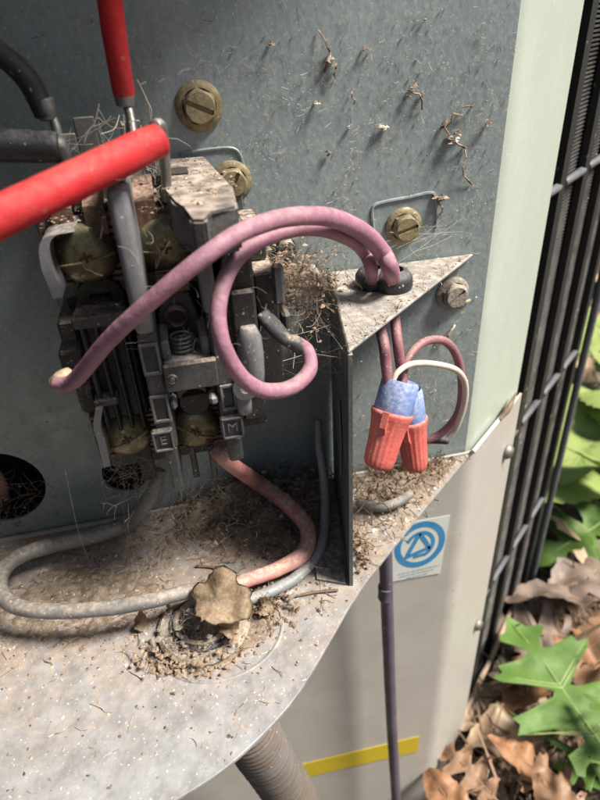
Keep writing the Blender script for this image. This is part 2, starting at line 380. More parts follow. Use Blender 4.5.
# unseen left skin along the floor's edge, added to darken the compartment
bm = bmesh.new(); strip_mesh(bm, [Vector((-.098, -.1285, 0)), Vector((-.134, -.1255, 0)), Vector((-.2, -.0765, 0)), Vector((-.262, .012, 0))], ZG+.004, .2148)
child('unseen_side_screen', bm, M['galv'], cab)
bm = bmesh.new(); prism(bm, [Vector((x, y, .215)) for x, y in outl[:-1]]+[Vector((-.26, .3, .215)), Vector((.32, .3, .215)), Vector((.32, .185, .215))], (0, 0, .02))
child('unseen_top_screen', bm, M['galv'], cab)  # unseen cover added overhead to shade the panel's top left
# embossed knock-out ring on the floor round the conduit fitting
bm = bmesh.new(); a0 = [Vector((fitc[0]+.0045+.0225*cos(a), fitc[1]-.002+.0195*sin(a), ZS+.0002)) for a in [radians(195)+radians(175)*k/30 for k in range(31)]]
sweep(bm, a0, .0006, 6); child('embossed_ring', bm, M['shelf'], cab, True)

# bracket
bt = Vector((.0025, -.0625, 0)); bb_ = Vector((.0135, -.0008, 0)); br = Vector((.0712, -.0008, 0)); ZT = .0542
bm = bmesh.new(); prism(bm, [bt+Vector((0, 0, ZT-.0013)), br+Vector((0, 0, ZT-.0013)), bb_+Vector((0, 0, ZT-.0013))], (0, 0, .0013))
bmesh.ops.bevel(bm, geom=[e for e in bm.edges], offset=.0004, segments=1, affect='EDGES')
brk = child('bracket_top', bm, M['brackettop'], cab)
tag(brk, 'dust covered triangular bracket plate')
bm = bmesh.new()
wn = (bb_-bt).normalized(); wp = Vector((wn.y, -wn.x, 0))
q0 = bt+wn*.0004; 
prism(bm, [q0+Vector((0, 0, ZS+.0003)), bb_+Vector((0, 0, ZS+.0003)), bb_+Vector((0, 0, ZT-.0016)), q0+Vector((0, 0, ZT-.0016))], wp*.0013)
child('bracket_web', bm, M['bracket'], cab)
# foot tab of the bracket
bm = bmesh.new(); 
prism(bm, [bt+Vector((-.0012, .001, ZS+.0002)), bt+Vector((-.011, .006, ZS+.0002)), bt+Vector((-.0075, .03, ZS+.0002)), bt+wn*.03+Vector((-.001, 0, ZS+.0002))], (0, 0, .001)); child('bracket_foot', bm, M['bracket'], cab)
# pale residue on the web
bm = bmesh.new(); c0 = at(342, 462, y=-.03); base = bt+wn*.025-wp*.0004
pl = []
for k in range(14):
    a = 2*pi*k/14; rr = 1+.35*noise.noise(Vector((k*1.7, 2, 0)))
    pl.append(base + wn*(.006*rr*cos(a)) + Vector((0, 0, .005+.017*rr*sin(a))))
prism(bm, pl, -wp*.0004); child('dust_patch', bm, M['bracket'], cab)
# grommet
gc = at(381, 287, z=ZT)
for (px, py, s) in ((372, 286, 1), (393, 288, 1.12)):
    p = at(px, py, z=ZT); bm = bmesh.new()
    lathe(bm, [(.0048*s, 0), (.0056*s, .0001), (.0060*s, .0014), (.0058*s, .0042), (.0046*s, .0062), (.003*s, .0068), (.0030*s, -.005), (.0044*s, -.005), (.0044*s, 0)], 24, Matrix.Translation((p.x, p.y, ZT)))
    child('grommet', bm, M['rubber'], cab, True)

# screws on the panel
def hexscrew(pos, r, ang, matr, name='panel_screw', dirv=(0, -1, 0), nut=False):
    Mx = frame(pos, dirv) @ Matrix.Rotation(ang, 4, 'Z'); bm = bmesh.new()
    lathe(bm, [(0, 0), (r, 0), (r*1.02, r*.1), (r*.93, r*.2), (r*.72, r*.24)], 28, Mx)
    h = bmesh.new()
    hexr = r*.76; k = 6
    vs0 = [bm.verts.new(Mx @ Vector((hexr*cos(2*pi*i/k), hexr*sin(2*pi*i/k), r*.2))) for i in range(k)]
    vs1 = [bm.verts.new(Mx @ Vector((hexr*.98*cos(2*pi*i/k), hexr*.98*sin(2*pi*i/k), r*.62))) for i in range(k)]
    vs2 = [bm.verts.new(Mx @ Vector((hexr*.8*cos(2*pi*i/k), hexr*.8*sin(2*pi*i/k), r*.74))) for i in range(k)]
    for a, b in ((vs0, vs1), (vs1, vs2)):
        for i in range(k): bm.faces.new((a[i], a[(i+1) % k], b[(i+1) % k], b[i]))
    # slotted top: two raised cheeks with a groove between
    sw = r*.1; ht = r*.74
    top = [Vector((hexr*.8*cos(2*pi*i/k), hexr*.8*sin(2*pi*i/k), ht)) for i in range(k)]
    bm.faces.new([bm.verts.new(Mx @ Vector((v.x*.98, v.y*.98, r*.6))) for v in top])
    for s in (-1, 1):
        poly = []
        for i in range(40):
            a = 2*pi*i/40; q = Vector((hexr*.78*cos(a), hexr*.78*sin(a), 0))
            if q.y*s > sw: poly.append(q)
        if s > 0: poly = sorted(poly, key=lambda v: -v.x)
        else: poly = sorted(poly, key=lambda v: v.x)
        x0 = sqrt((hexr*.78)**2-sw**2)
        poly = [Vector((poly[0].x and math.copysign(x0, poly[0].x), s*sw, 0))]+poly+[Vector((math.copysign(x0, poly[-1].x), s*sw, 0))]
        prism(bm, [Mx @ (v+Vector((0, 0, r*.55))) for v in poly], Mx.to_3x3() @ Vector((0, 0, r*.2)))
    h.free()
    return child(name, bm, matr, cab, True)
hexscrew(at(199, 106, y=0), .0072, radians(-25), M['brass'])
hexscrew(at(232, 181, y=0), .0065, radians(60), M['brass'])
hexscrew(at(403, 226, y=0), .0068, radians(15), M['brass'])
hexscrew(at(452, 293, y=0), .0068, radians(40), M['dustysteel'])
hexscrew(at(285, 247, y=0), .005, radians(0), M['steel'])
# embossed rims pressed in the panel
def rim(pts, r=.0006):
    bm = bmesh.new(); P = catmull([at(x, y, y=-.0002) for x, y in pts], 6)
    sweep(bm, P, r, 6); child('embossed_rim', bm, M['galv'], cab, True)
rim([(374, 232), (372, 215), (374, 206), (384, 202), (410, 197), (428, 193), (435, 196), (437, 215), (436, 228)])
rim([(180, 154), (205, 150), (228, 148), (238, 152), (243, 165), (246, 185), (243, 205)])

# label sticker and tape on the service panel
YP = -.0025-.0003
def quad_plate(name, corners, th, matr, par, y=YP):
    bm = bmesh.new(); prism(bm, [at(*c, y=y) for c in corners], (0, -th, 0)); return child(name, bm, matr, par)
lab = quad_plate('label_sticker', [(389, 582), (440, 573), (450, 515), (375, 528)], .0002, M['label'], cab)
tag(lab, 'white sticker printed with a round blue emblem')
lc = at(420, 545, y=YP-.0003)
def flat_ring(r0, r1, a0=0, a1=2*pi, n=40, sz=1.18, off=0):
    bm = bmesh.new(); full = abs(a1-a0-2*pi) < 1e-6
    A = [bm.verts.new(lc+Vector((r1*cos(a0+(a1-a0)*k/n), -off, sz*r1*sin(a0+(a1-a0)*k/n)))) for k in range(n+1)]
    B = [bm.verts.new(lc+Vector((r0*cos(a0+(a1-a0)*k/n), -off, sz*r0*sin(a0+(a1-a0)*k/n)))) for k in range(n+1)]
    for k in range(n): bm.faces.new((A[k], A[k+1], B[k+1], B[k]))
    return bm
for args in ((.0105, .0138), (.0062, .0082, radians(-70), radians(160))):
    child('emblem_ring', flat_ring(*args), M['blueink'], lab).location = (0, 0, 0)
def stroke(a, b, wd, matr, nm='emblem_stroke'):
    bm = bmesh.new(); a = Vector(a); b = Vector(b); d = (b-a).normalized(); n_ = Vector((-d.y, d.x))*wd/2
    bm.faces.new([bm.verts.new(lc+Vector((q.x, -.00012, q.y))) for q in (a-n_, b-n_, b+n_, a+n_)])
    child(nm, bm, matr, lab).location = (0, 0, 0)
for a, b, wd in (((-.0065, -.0055), (-.0005, .0085), .0022), ((-.0005, .0085), (.0062, -.0045), .0022), ((-.0078, -.0072), (.0058, -.003), .0024), ((-.003, -.008), (.004, -.0072), .002)):
    stroke(a, b, wd, M['blueink'])
random.seed(3)
for row, (x0, x1) in enumerate((((-.011), .012), (-.010, .009), (-.006, .006))):
    x = x0
    while x < x1:
        ln = random.uniform(.001, .003)
        stroke((x, -.0185-.0022*row+x*.02), (min(x+ln, x1), -.0185-.0022*row+(x+ln)*.02), .0006, M['inkgrey'], 'fine_print'); x += ln+.0007
tp = quad_plate('yellow_tape', [(293, 780), (418, 751), (419, 736), (294, 766)], .0003, M['tape'], cab)

# ------------------------------------------------------------------ coil and guard on the side
bm = bmesh.new()
prism(bm, [gp(.05, -.03, ZG+.01), gp(.245, -.03, ZG+.01), gp(.245, -.014, ZG+.01), gp(.05, -.014, ZG+.01)], (0, 0, .59))
coil = child('coil', bm, M['dark'], cab)
bm = bmesh.new()
z = ZG+.012
while z < .2:                                          # corrugated horizontal fins, too fine to part
    for l0, l1 in ((.058, .12), (.12, .182), (.182, .243)):
        prism(bm, [gp(l0, -.0142, z), gp(l1, -.0142, z), gp(l1, -.0072, z-.0012), gp(l0, -.0072, z-.0012)], (0, 0, .0007))
    z += .0019
fo = child('fin', bm, M['fin'], cab); fo['kind'] = 'stuff'
bm = bmesh.new()
prism(bm, [gp(.0582, -.012, ZG+.008), gp(.072, -.012, ZG+.008), gp(.072, -.003, ZG+.008), gp(.0582, -.001, ZG+.008)], (0, 0, .59))
guard = child('guard_frame', bm, M['guard'], cab)
def guard_child(nm, bm, m_):
    o = child(nm, bm, m_, guard); o.location = (0, 0, 0); return o
for l in (.096, .1365, .178, .2185):
    bm = bmesh.new()
    prism(bm, [gp(l-.0068, -.0066, ZG+.008), gp(l+.0068, -.0066, ZG+.008), gp(l+.0068, -.0045, ZG+.008), gp(l+.002, -.003, ZG+.008), gp(l-.0068, -.003, ZG+.008)], (0, 0, .59))
    guard_child('vertical_bar', bm, M['guard'])
bm = bmesh.new(); sweep(bm, [gp(.236, -.002, z) for z in (ZG+.01, -.1, .205)], .003, 10); guard_child('edge_rod', bm, M['rod'])
for z in (.19, .058, -.088, -.234):
    for l0, l1 in ((.073, .0895), (.1025, .130), (.143, .1715), (.1845, .212)):
        bm = bmesh.new(); sweep(bm, [gp(l0-.002, -.0045, z), gp((l0+l1)/2, -.0045, z), gp(l1+.002, -.0045, z)], .0022, 8)
        o = guard_child('cross_rod', bm, M['rod']); o.data.polygons.foreach_set('use_smooth', [True]*len(o.data.polygons))
bm = bmesh.new(); lathe(bm, [(0, 0), (.0045, 0), (.0045, .001), (.003, .003), (0, .0036)], 14, frame(gp(.051, .004, -.075), GN)); child('rivet', bm, M['steel'], cab, True)
bm = bmesh.new(); lathe(bm, [(0, 0), (.0045, 0), (.0045, .001), (.003, .003), (0, .0036)], 14, frame(gp(.051, .004, -.225), GN)); child('rivet', bm, M['steel'], cab, True)
# base rail along the bottom of the cabinet side
bm = bmesh.new(); prism(bm, [gp(-.06, .001, ZG-.012), gp(.25, .001, ZG-.012), gp(.25, .012, ZG-.012), gp(-.06, .012, ZG-.012)], (0, 0, .016))
child('base_rail', bm, mat('rail_dirty', (.3, .25, .2), .7, 0, (.2, .16, .12), 40, bump=.3), cab)

# ------------------------------------------------------------------ contactor
con = empty('contactor', (-.05, -.004, 0), 'dusty black two pole contactor screwed to the grey back panel', 'contactor')
def cp(name, matr, *boxes, bev=.0006, smooth=False, par=None):
    bm = bmesh.new()
    for b in boxes: box(bm, b[0], b[1], bev)
    o = child(name, bm, matr, con, smooth)
    if par: o.parent = par; o.location = (0, 0, 0)
    return o
cp('mounting_plate', M['steel'], ((-.082, -.0035, -.004), (-.016, -.0008, .092)), bev=.0004)
body = cp('housing', M['black'], ((-.0735, -.033, .006), (-.0335, -.0036, .094)), ((-.0705, -.043, .032), (-.0565, -.0331, .069)), ((-.0470, -.040, .026), (-.0335, -.0331, .045)))
# ribs and vents of the left flank
for z0, z1, x0 in ((.034, .0435, -.0765), (.0475, .056, -.0785), (.0585, .0655, -.0765)):
    cp('side_rib', M['black'], ((x0, -.041, z0), (-.0712, -.016, z1)), par=body, bev=.001)
for x0 in (-.0695, -.0660, -.0625, -.0590):
    cp('housing_rib', M['black'], ((x0, -.0475, .030), (x0+.0012, -.0431, .068)), par=body, bev=.0004)
cp('housing_ledge', M['darkgrey'], ((-.0708, -.0490, .0655), (-.0560, -.0431, .0690)), par=body, bev=.0005)
cp('housing_ledge', M['darkgrey'], ((-.0708, -.0485, .0400), (-.0640, -.0431, .0425)), par=body, bev=.0005)
for k in range(4):                                       # stack of thin contact blades
    cp('contact_blade', M['copper'], ((-.0468, -.0480+.0016*k, .0725+.0006*k), (-.0382, -.0474+.0016*k, .0765+.0006*k)), bev=.0001)
    cp('contact_blade', M['copper'], ((-.0468, -.0500+.0016*k, .0400+.0004*k), (-.0382, -.0494+.0016*k, .0440+.0004*k)), bev=.0001)
# right side wall with cut corner, dusty top
bm = bmesh.new()
ZC = .099
poly = [at(163, 156, z=ZC), at(205, 156, z=ZC), at(233, 188, z=ZC), at(238, 206, z=ZC), at(208, 211, z=ZC), at(206, 220, z=ZC), at(190, 220, z=ZC), at(187, 206, z=ZC), at(173, 202, z=ZC), at(166, 190, z=ZC)]
poly = [Vector((p.x, min(p.y, -.004), 0)) for p in poly]
prism(bm, [p+Vector((0, 0, .0885)) for p in poly], (0, 0, ZC-.0885))
bmesh.ops.bevel(bm, geom=[e for e in bm.edges], offset=.0007, segments=2, affect='EDGES')
top = child('top_cover', bm, M['dustcap'], con)
tag(top, 'tan dust layer on black contactor top')
cp('top_slot', M['dark'], ((-.0425, -.03, ZC+.0002), (-.0335, -.022, ZC+.0006)), par=top, bev=.0001)
cp('side_wall', M['black'], ((-.0300, -.0565, .030), (-.0215, -.0036, .0883)), ((-.0285, -.0590, .034), (-.0220, -.0566, .0745)), ((-.0265, -.0585, .0765), (-.0220, -.0566, .0845)))
# rounded dusty pillar on the side wall
bm = bmesh.new(); sweep(bm, [Vector((-.0247, -.0595, z)) for z in (.046, .050, .056, .0615, .0645)], [.003, .0034, .0036, .0034, .0022], 14); child('pillar', bm, M['greyplastic'], con, True)
bm = bmesh.new(); lathe(bm, [(.0016, 0), (.0036, 0), (.0036, .002), (.0016, .002), (.0016, 0)], 18, frame((-.0275, -.0615, .0475), (0, -1, .2))); child('loop', bm, M['darkgrey'], con, True)
# centre barrier between the poles
bm = bmesh.new(); box(bm, (-.0538, -.062, .0672), (-.0489, -.0334, .1035), .0016, 3); cb = child('center_barrier', bm, M['greyplastic'], con, True)
cp('barrier_rib', M['black'], ((-.0532, -.0545, .09), (-.0493, -.033, .1075)), par=cb)
lowb = cp('lower_barrier', M['darkgrey'], ((-.0538, -.0600, .029), (-.0488, -.033, .0670)), ((-.0530, -.0590, .0125), (-.0495, -.036, .0289)), bev=.0008)
for z0, z1 in ((.0555, .0635), (.040, .0475)):       # framed slots
    for a, b in (((-.0540, z0), (-.0532, z1)), ((-.0498, z0), (-.0490, z1)), ((-.0540, z1-.0002), (-.0490, z1+.0008)), ((-.0540, z0-.0008), (-.0490, z0+.0002))):
        cp('slot_frame', M['midgrey'], ((a[0], -.0608, a[1]), (b[0], -.0601, b[1])), par=lowb, bev=.0002)
    cp('slot', M['dark'], ((-.0532, -.0603, z0), (-.0498, -.0601, z1)), par=lowb, bev=.0001)
def letter(ch, xc, zc, y, par, w_=.0028):
    for a, b in (((xc-w_, zc-w_-.0005), (xc-w_+.0005, zc+w_+.0005)), ((xc+w_-.0005, zc-w_-.0005), (xc+w_, zc+w_+.0005)), ((xc-w_, zc+w_), (xc+w_, zc+w_+.0006)), ((xc-w_, zc-w_-.0006), (xc+w_, zc-w_))):
        cp('marker_frame', M['midgrey'], ((a[0], y-.0009, a[1]), (b[0], y-.0001, b[1])), par=par, bev=.0001)
    text_mesh(ch, .0044, frame((xc, y-.0003, zc), (0, -1, 0)), M['midgrey'], 'marker_letter', con).parent = con
cp('marker_plate', M['darkgrey'], ((-.0556, -.0612, .0300), (-.0494, -.0595, .0372)), par=lowb)
letter('E', -.0525, .0336, -.0612, lowb)
# right barrier
bm = bmesh.new(); box(bm, (-.0358, -.0605, .070), (-.0320, -.0334, .0883), .0012, 3); rb = child('right_barrier', bm, M['greyplastic'], con, True)
rlow = cp('lower_barrier', M['darkgrey'], ((-.0352, -.0600, .029), (-.0305, -.0334, .0698)), ((-.0345, -.0590, .0195), (-.0300, -.040, .0289)), bev=.0008)
cp('marker_plate', M['darkgrey'], ((-.0358, -.0612, .0302), (-.0290, -.0595, .038)), par=rlow)
letter('M', -.0324, .0342, -.0612, rlow, .003)
for z0, z1 in ((.0405, .0475),):
    for a, b in (((-.0346, z0), (-.0338, z1)), ((-.0310, z0), (-.0302, z1)), ((-.0346, z1-.0002), (-.0302, z1+.0008)), ((-.0346, z0-.0008), (-.0302, z0+.0002))):
        cp('slot_frame', M['midgrey'], ((a[0], -.0608, a[1]), (b[0], -.0601, b[1])), par=rlow, bev=.0002)
bm = bmesh.new(); sweep(bm, [Vector((-.0283, -.0605, z)) for z in (.0385, .042, .047, .050)], [.0022, .0024, .0024, .0016], 12); child('pillar', bm, M['greyplastic'], con, True)
for z in (.042, .0505):
    cp('latch', M['greyplastic'], ((-.0378, -.0605, z), (-.0352, -.055, z+.003)), ((-.0487, -.0605, z+.0005), (-.0468, -.055, z+.0035)), bev=.0008)
# moving contact carrier: tongue with a hole, spring, cross bar
bm = bmesh.new()
prism(bm, [Vector(p) for p in ((-.0472, -.0455, .046), (-.0376, -.0455, .046), (-.0378, -.0455, .056), (-.0368, -.0455, .064), (-.0385, -.0455, .0705), (-.0425, -.0455, .0722), (-.0467, -.0455, .0705), (-.0484, -.0455, .064), (-.0472, -.0455, .056))], (0, .008, 0))
bmesh.ops.bevel(bm, geom=[e for e in bm.edges], offset=.0005, segments=1, affect='EDGES')
ca = child('carrier', bm, M['darkgrey'], con)
bm = bmesh.new(); lathe(bm, [(.0019, -.002), (.0036, -.0003), (.0036, .0012), (.0026, .0018), (.0021, .0012), (.0019, -.002)], 20, frame((-.0432, -.0458, .0645), (0, -1, 0))); o = child('copper_sleeve', bm, M['copper'], con, True); o.parent = ca; o.location = (0, 0, 0)
bm = bmesh.new(); lathe(bm, [(0, 0), (.0021, 0)], 16, frame((-.0432, -.0462, .0645), (0, -1, 0))); o = child('bore', bm, M['dark'], con); o.parent = ca; o.location = (0, 0, 0)
bm = bmesh.new(); sp = [Vector((-.0425+.0032*cos(a*2*pi), -.0525+.0032*sin(a*2*pi), .0569+.0013*a)) for a in [k/14 for k in range(14*4)]]
sweep(bm, sp, .0004, 6); child('spring', bm, M['steel'], con, True)
cp('saddle', M['greyplastic'], ((-.0487, -.0575, .0545), (-.0352, -.043, .0568)), ((-.0487, -.0575, .0568), (-.0462, -.043, .0625)), ((-.0378, -.0575, .0568), (-.0352, -.043, .0625)), bev=.0006)
xb = cp('cross_bar', M['darkgrey'], ((-.0487, -.0625, .0495), (-.0345, -.0603, .0578)), bev=.0004)
bm = bmesh.new(); lathe(bm, [(0, .0007), (.0006, .0007), (.0009, .0002), (.0012, .0006), (.0015, 0)], 14, frame((-.0468, -.0625, .0538), (0, -1, 0))); o = child('rivet', bm, M['steel'], con, True); o.parent = xb; o.location = (0, 0, 0)
bm = bmesh.new(); lathe(bm, [(0, .004), (.0045, .004), (.0055, .003), (.0055, -.01)], 20, frame((-.042, -.046, .038), (0, -1, 0))); child('plunger', bm, M['black'], con, True)
# terminals
def terminal(px, py, y, bottom=False, r=.0083, ang=0.):
    c = at(px, py, y=y); bm = bmesh.new()
    hw = .0103
    box(bm, (c.x-hw, y+.004, c.z-.0095), (c.x+hw, y+.0055, c.z+.0085), .0003)
    for s in (-1, 1):                                    # serrated edges
        for k in range(9):
            zz = c.z-.0085+.0019*k
            box(bm, (c.x+s*(hw-.0026)-.0024, y+.0024, zz), (c.x+s*(hw-.0026)+.0024, y+.0039, zz+.001))
    tpz = child('terminal_plate', bm, M['copper'], con)
    bm = bmesh.new()
    prof = [(0, .0030), (r*.25, .00295), (r*.5, .0028), (r*.72, .0024), (r*.9, .0016), (r, .0002), (r*1.0, -.001), (r*.9, -.0014)]
    Mx = frame((c.x, y+.0015, c.z), (0, -1, 0)) @ Matrix.Rotation(ang, 4, 'Z'); lathe(bm, prof, 36, Mx)
    # cross recess: not pressed in, a dark brown cross standing slightly proud
    for v in bm.verts:
        q = Mx.inverted() @ v.co
        if q.z > .001: v.co = v.co
    s_ = child('terminal_screw', bm, M['olive'], con, True)
    bm = bmesh.new()
    for a, b in (((-.0016, -.00035), (.0016, .00035)), ((-.0004, -.0014), (.0004, .0014))):
        r_ = bmesh.ops.create_cube(bm, size=1)
        for v in r_['verts']:
            q = Vector((v.co.x*(b[0]-a[0]), v.co.y*(b[1]-a[1]), 0)); rr = q.length/r
            q.z = .0030*(1-rr*rr*.3) + (.0002 if v.co.z > 0 else -.003); v.co = Mx @ q
    o = child('cross_recess', bm, M['recess'], con); o.parent = s_; o.location = (0, 0, 0)
    # bright lips of the slot
    bm = bmesh.new()
    for s in (-1, 1):
        sweep(bm, [Mx @ Vector((s*r*u, -.0012+.0004*abs(u), .0030*(1-u*u*.5)+.0001)) for u in (.14, .35, .55, .75, .88)], .00042, 6)
    o = child('slot_lip', bm, M['brass'], con, True); o.parent = s_; o.location = (0, 0, 0)
    return c
t1 = terminal(166, 247, -.043, ang=radians(-4)); t0 = terminal(86, 256, -.043, ang=radians(8))
t2 = terminal(127, 437, -.043, r=.0078, ang=radians(20)); t3 = terminal(196, 429, -.043, r=.0078, ang=radians(-30))
# clamp blocks below/above the plates
for c in (t0, t1): cp('terminal_block', M['darkgrey'], ((c.x-.0098, -.0392, c.z-.0125), (c.x+.0098, -.033, c.z+.0085)))
for c in (t2, t3): cp('terminal_block', M['black'], ((c.x-.0095, -.0392, c.z-.009), (c.x+.0095, -.033, c.z+.0115)))
# brown jaw below the upper left terminal
bm = bmesh.new(); lathe(bm, [(.0032, .0005), (.0062, .0002), (.0062, -.006)], 18, frame((t0.x+.001, -.0405, t0.z-.0125), (0, -1, -.3))); child('jaw', bm, M['recess'], con, True)
# tabs rising from the upper terminals
for c, dx in ((t0, -.0035), (t0, .0045), (t1, -.0035)):
    bm = bmesh.new()
    x0 = c.x+dx
    prism(bm, [Vector((x0-.0026, -.0425, c.z+.005)), Vector((x0-.0026, -.0425, c.z+.0125)), Vector((x0-.0026, -.030, c.z+.0165)), Vector((x0-.0026, -.030, c.z+.0155)), Vector((x0-.0026, -.0415, c.z+.0115)), Vector((x0-.0026, -.0415, c.z+.005))], (.0052, 0, 0))
    child('contact_tab', bm, M['copper'], con)
for x0, z1, y0 in ((-.0635, .112, -.031), (-.0585, .115, -.026), (-.047, .113, -.024), (-.0415, .107, -.021)):
    cp('blade_tab', M['steel'], ((x0-.0027, y0-.0005, .092), (x0+.0027, y0+.0005, z1)), bev=.0003)
# legs under the lower right screw
for px in (193, 212):
    p = at(px, 455, y=-.041); cp('terminal_leg', M['darkgrey'], ((p.x-.0011, -.0415, p.z-.010), (p.x+.0011, -.0395, p.z+.004)))
p = at(170, 455, y=-.041); cp('terminal_leg', M['recess'], ((p.x-.0105, -.0415, p.z-.009), (p.x-.0055, -.0395, p.z+.006)))
# curved wings at the left
def wing(pts, y0, y1, th):
    bm = bmesh.new(); P = [at(x, y, y=-.047) for x, y in pts]
    P = catmull(P, 5)
    A = []
    for p in P: A.append((bm.verts.new((p.x, y0, p.z)), bm.verts.new((p.x, y1, p.z)), bm.verts.new((p.x+th, y1, p.z+.0002)), bm.verts.new((p.x+th, y0, p.z+.0002))))
    for a, b in zip(A, A[1:]):
        for k in range(4): bm.faces.new((a[k], a[(k+1) % 4], b[(k+1) % 4], b[k]))
    bm.faces.new(A[0]); bm.faces.new(A[-1][::-1])
    child('side_wing', bm, M['greyplastic'], con, True)
wing([(66, 228), (50, 231), (42, 240), (44, 262), (52, 282), (55, 292)], -.052, -.036, .0025)
wing([(96, 404), (94, 422), (99, 440), (104, 462)], -.050, -.036, .0022)
# coil terminals at the right flank
cp('coil_bobbin', M['black'], ((-.0203, -.046, .036), (-.0135, -.012, .074)), ((-.0203, -.036, .074), (-.0145, -.015, .084)))
cp('coil_terminal', M['darkgrey'], ((-.0158, -.052, .066), (-.0125, -.0495, .078)), ((-.0124, -.045, .05), (-.0100, -.025, .060)), bev=.0008)

for a, b, w_ in (((284, 296), (318, 290), 12), ((312, 268), (326, 288), 9)):
    bm = bmesh.new(); pts, rad = (lambda q: ([q[0], (q[0]+q[1])/2, q[1]], [w_/2*axd(q[0])/FPX]*3))((at(*a, y=-.027), at(*b, y=-.024)))
    sweep(bm, pts, rad, 10, sq=.5); child('coil_tab', bm, M['dustysteel'], con, True)
# ------------------------------------------------------------------ wires
def wire(name, label, spec, matr, group=None, seg=18, wob=.02, cat='wire', n=10, k=1.):
    pts, rad = wire_pts(spec, n, k); bm = bmesh.new(); sweep(bm, pts, rad, seg, wob=wob)
    return tag(link(name, bm, matr, smooth=True), label, cat, group), pts, rad
def wpart(name, spec, matr, par, seg=14, n=6, wob=.02, k=.88):
    pts, rad = wire_pts(spec, n, k); bm = bmesh.new(); sweep(bm, pts, rad, seg, wob=wob)
    return link(name, bm, matr, par, True)
# thick red wire across the top left, cut end against the contactor
o, _, _ = wire('red_wire', 'thick bright red wire slanting across the contactor top, its blunt end pointing up right',
     [(-60, 242, 50, -.085), (-25, 228, 49, -.082), (20, 207, 47, -.077), (70, 183, 45, -.07), (115, 161, 42, -.063), (148, 145, 39, -.057), (160, 140, 37, -.0555)], M['red'], wob=.03, seg=28, k=.86)
wpart('crimp_pin', [(155, 126, 15, -.052), (160, 128, 17, -.05), (164, 150, 12, -.046), (166, 175, 12, -.043), (167, 200, 11, -.041)], M['steel'], o)
o, _, _ = wire('red_wire', 'red wire dropping vertically from above with crimped metal lug at its end',
     [(103, -60, 31, -.03), (108, -15, 30, -.028), (113, 25, 28, -.026), (119, 65, 26, -.024), (124, 93, 25, -.022)], M['red'], wob=.03, seg=24, k=.88)
wpart('crimp_collar', [(123, 90, 24, -.022), (125, 97, 24, -.022), (126, 105, 22, -.022)], M['steel'], o, 18)
wpart('lug_shank', [(127, 103, 12, -.022), (131, 118, 10, -.024), (134, 140, 10, -.027), (137, 170, 10, -.029), (140, 200, 9, -.03)], M['steel'], o)
o, _, _ = wire('black_wire', 'black rubber wire arching down beside the vertical red wire',
     [(-50, 28, 27, -.03), (-20, 42, 27, -.03), (6, 58, 27, -.029), (28, 80, 27, -.028), (41, 105, 25, -.028), (45, 115, 24, -.028)], M['rubber'], seg=22, k=.87)
wpart('crimp_collar', [(43, 100, 24, -.028), (46, 110, 24, -.028), (48, 119, 20, -.028)], M['steel'], o, 18)
wpart('lug_shank', [(51, 114, 10, -.028), (57, 130, 12, -.029), (60, 150, 12, -.030), (66, 178, 12, -.031), (72, 205, 11, -.033)], M['steel'], o)
o, _, _ = wire('black_wire', 'thicker black wire ending horizontally in a crimp behind the slanting red wire',
     [(-60, 142, 38, -.035), (-20, 144, 37, -.035), (20, 146, 35, -.034), (52, 147, 33, -.034), (58, 147, 31, -.034)], M['rubber'], seg=24, k=.9)
wpart('crimp_collar', [(52, 147, 30, -.034), (57, 147, 28, -.034), (62, 150, 18, -.034), (68, 165, 12, -.034), (74, 195, 10, -.036)], M['steel'], o, 18)

GZ = ZT+.001
o, _, _ = wire('pink_wire', 'dusty pink wire arching over the contactor front into the bracket grommet',
     [(58, 385, 19, -.058), (75, 380, 21, -.062), (108, 341, 22.5, -.071), (152, 300, 23, -.077), (200, 260, 23.5, -.078), (244, 231, 24, -.073), (290, 217, 24, -.062), (332, 218, 24, -.049), (364, 233, 23.5, -.038), (382, 252, 23, -.033), (390, 268, 22, ('z', ZT+.012)), (393, 281, 20, ('z', ZT+.003))], M['pink'], seg=22, wob=.04, k=.79)
wpart('stripped_end', [(56, 383, 17, -.055), (62, 378, 18, -.056), (70, 374, 17, -.0545)], M['dryleaf'], o)
o, _, _ = wire('pink_wire', 'dusty pink wire curled into a loop below the arching one, ending in a blade connector',
     [(298, 343, 19, -.052), (308, 352, 20, -.056), (309, 371, 21.5, -.061), (290, 388, 22.5, -.066), (262, 390, 23.5, -.07), (238, 373, 24, -.073), (221, 338, 24, -.074), (220, 296, 23.5, -.07), (238, 258, 23, -.063), (270, 236, 22.5, -.053), (312, 228, 22, -.043), (348, 238, 21, -.036), (365, 253, 20, -.027), (371, 268, 19, ('z', ZT+.011)), (372, 281, 18, ('z', ZT+.003))], M['pink'], seg=22, wob=.04, k=.71)
wpart('crimp', [(303, 350, 17, -.054), (295, 343, 18, -.0535), (287, 340, 15, -.053), (279, 333, 15, -.0525)], M['darkgrey'], o)
pts, rad = wire_pts([(288, 341, 15, -.0535), (278, 331, 18, -.0525), (268, 320, 19, -.0515), (262, 313, 17, -.0505)], 6)
bm = bmesh.new(); sweep(bm, pts, rad, 14, sq=.6); link('blade_connector', bm, M['rubber'], o, True)
ZW = lambda h: ('z', ZS+h)
o, pB, _ = wire('faded_red_wire', 'faded pinkish red wire leaving the contactor bottom and bending back along the floor',
     [(214, 448, 17, -.045), (228, 462, 19, -.046), (258, 483, 20, ZW(.016)), (288, 505, 20, ZW(.012)), (307, 528, 20, ZW(.0095)), (304, 552, 20, ZW(.008)), (280, 568, 19, ZW(.008)), (248, 580, 18, ZW(.009)), (222, 590, 17, ZW(.009))], M['fadered'], seg=20, wob=.05, k=.8)
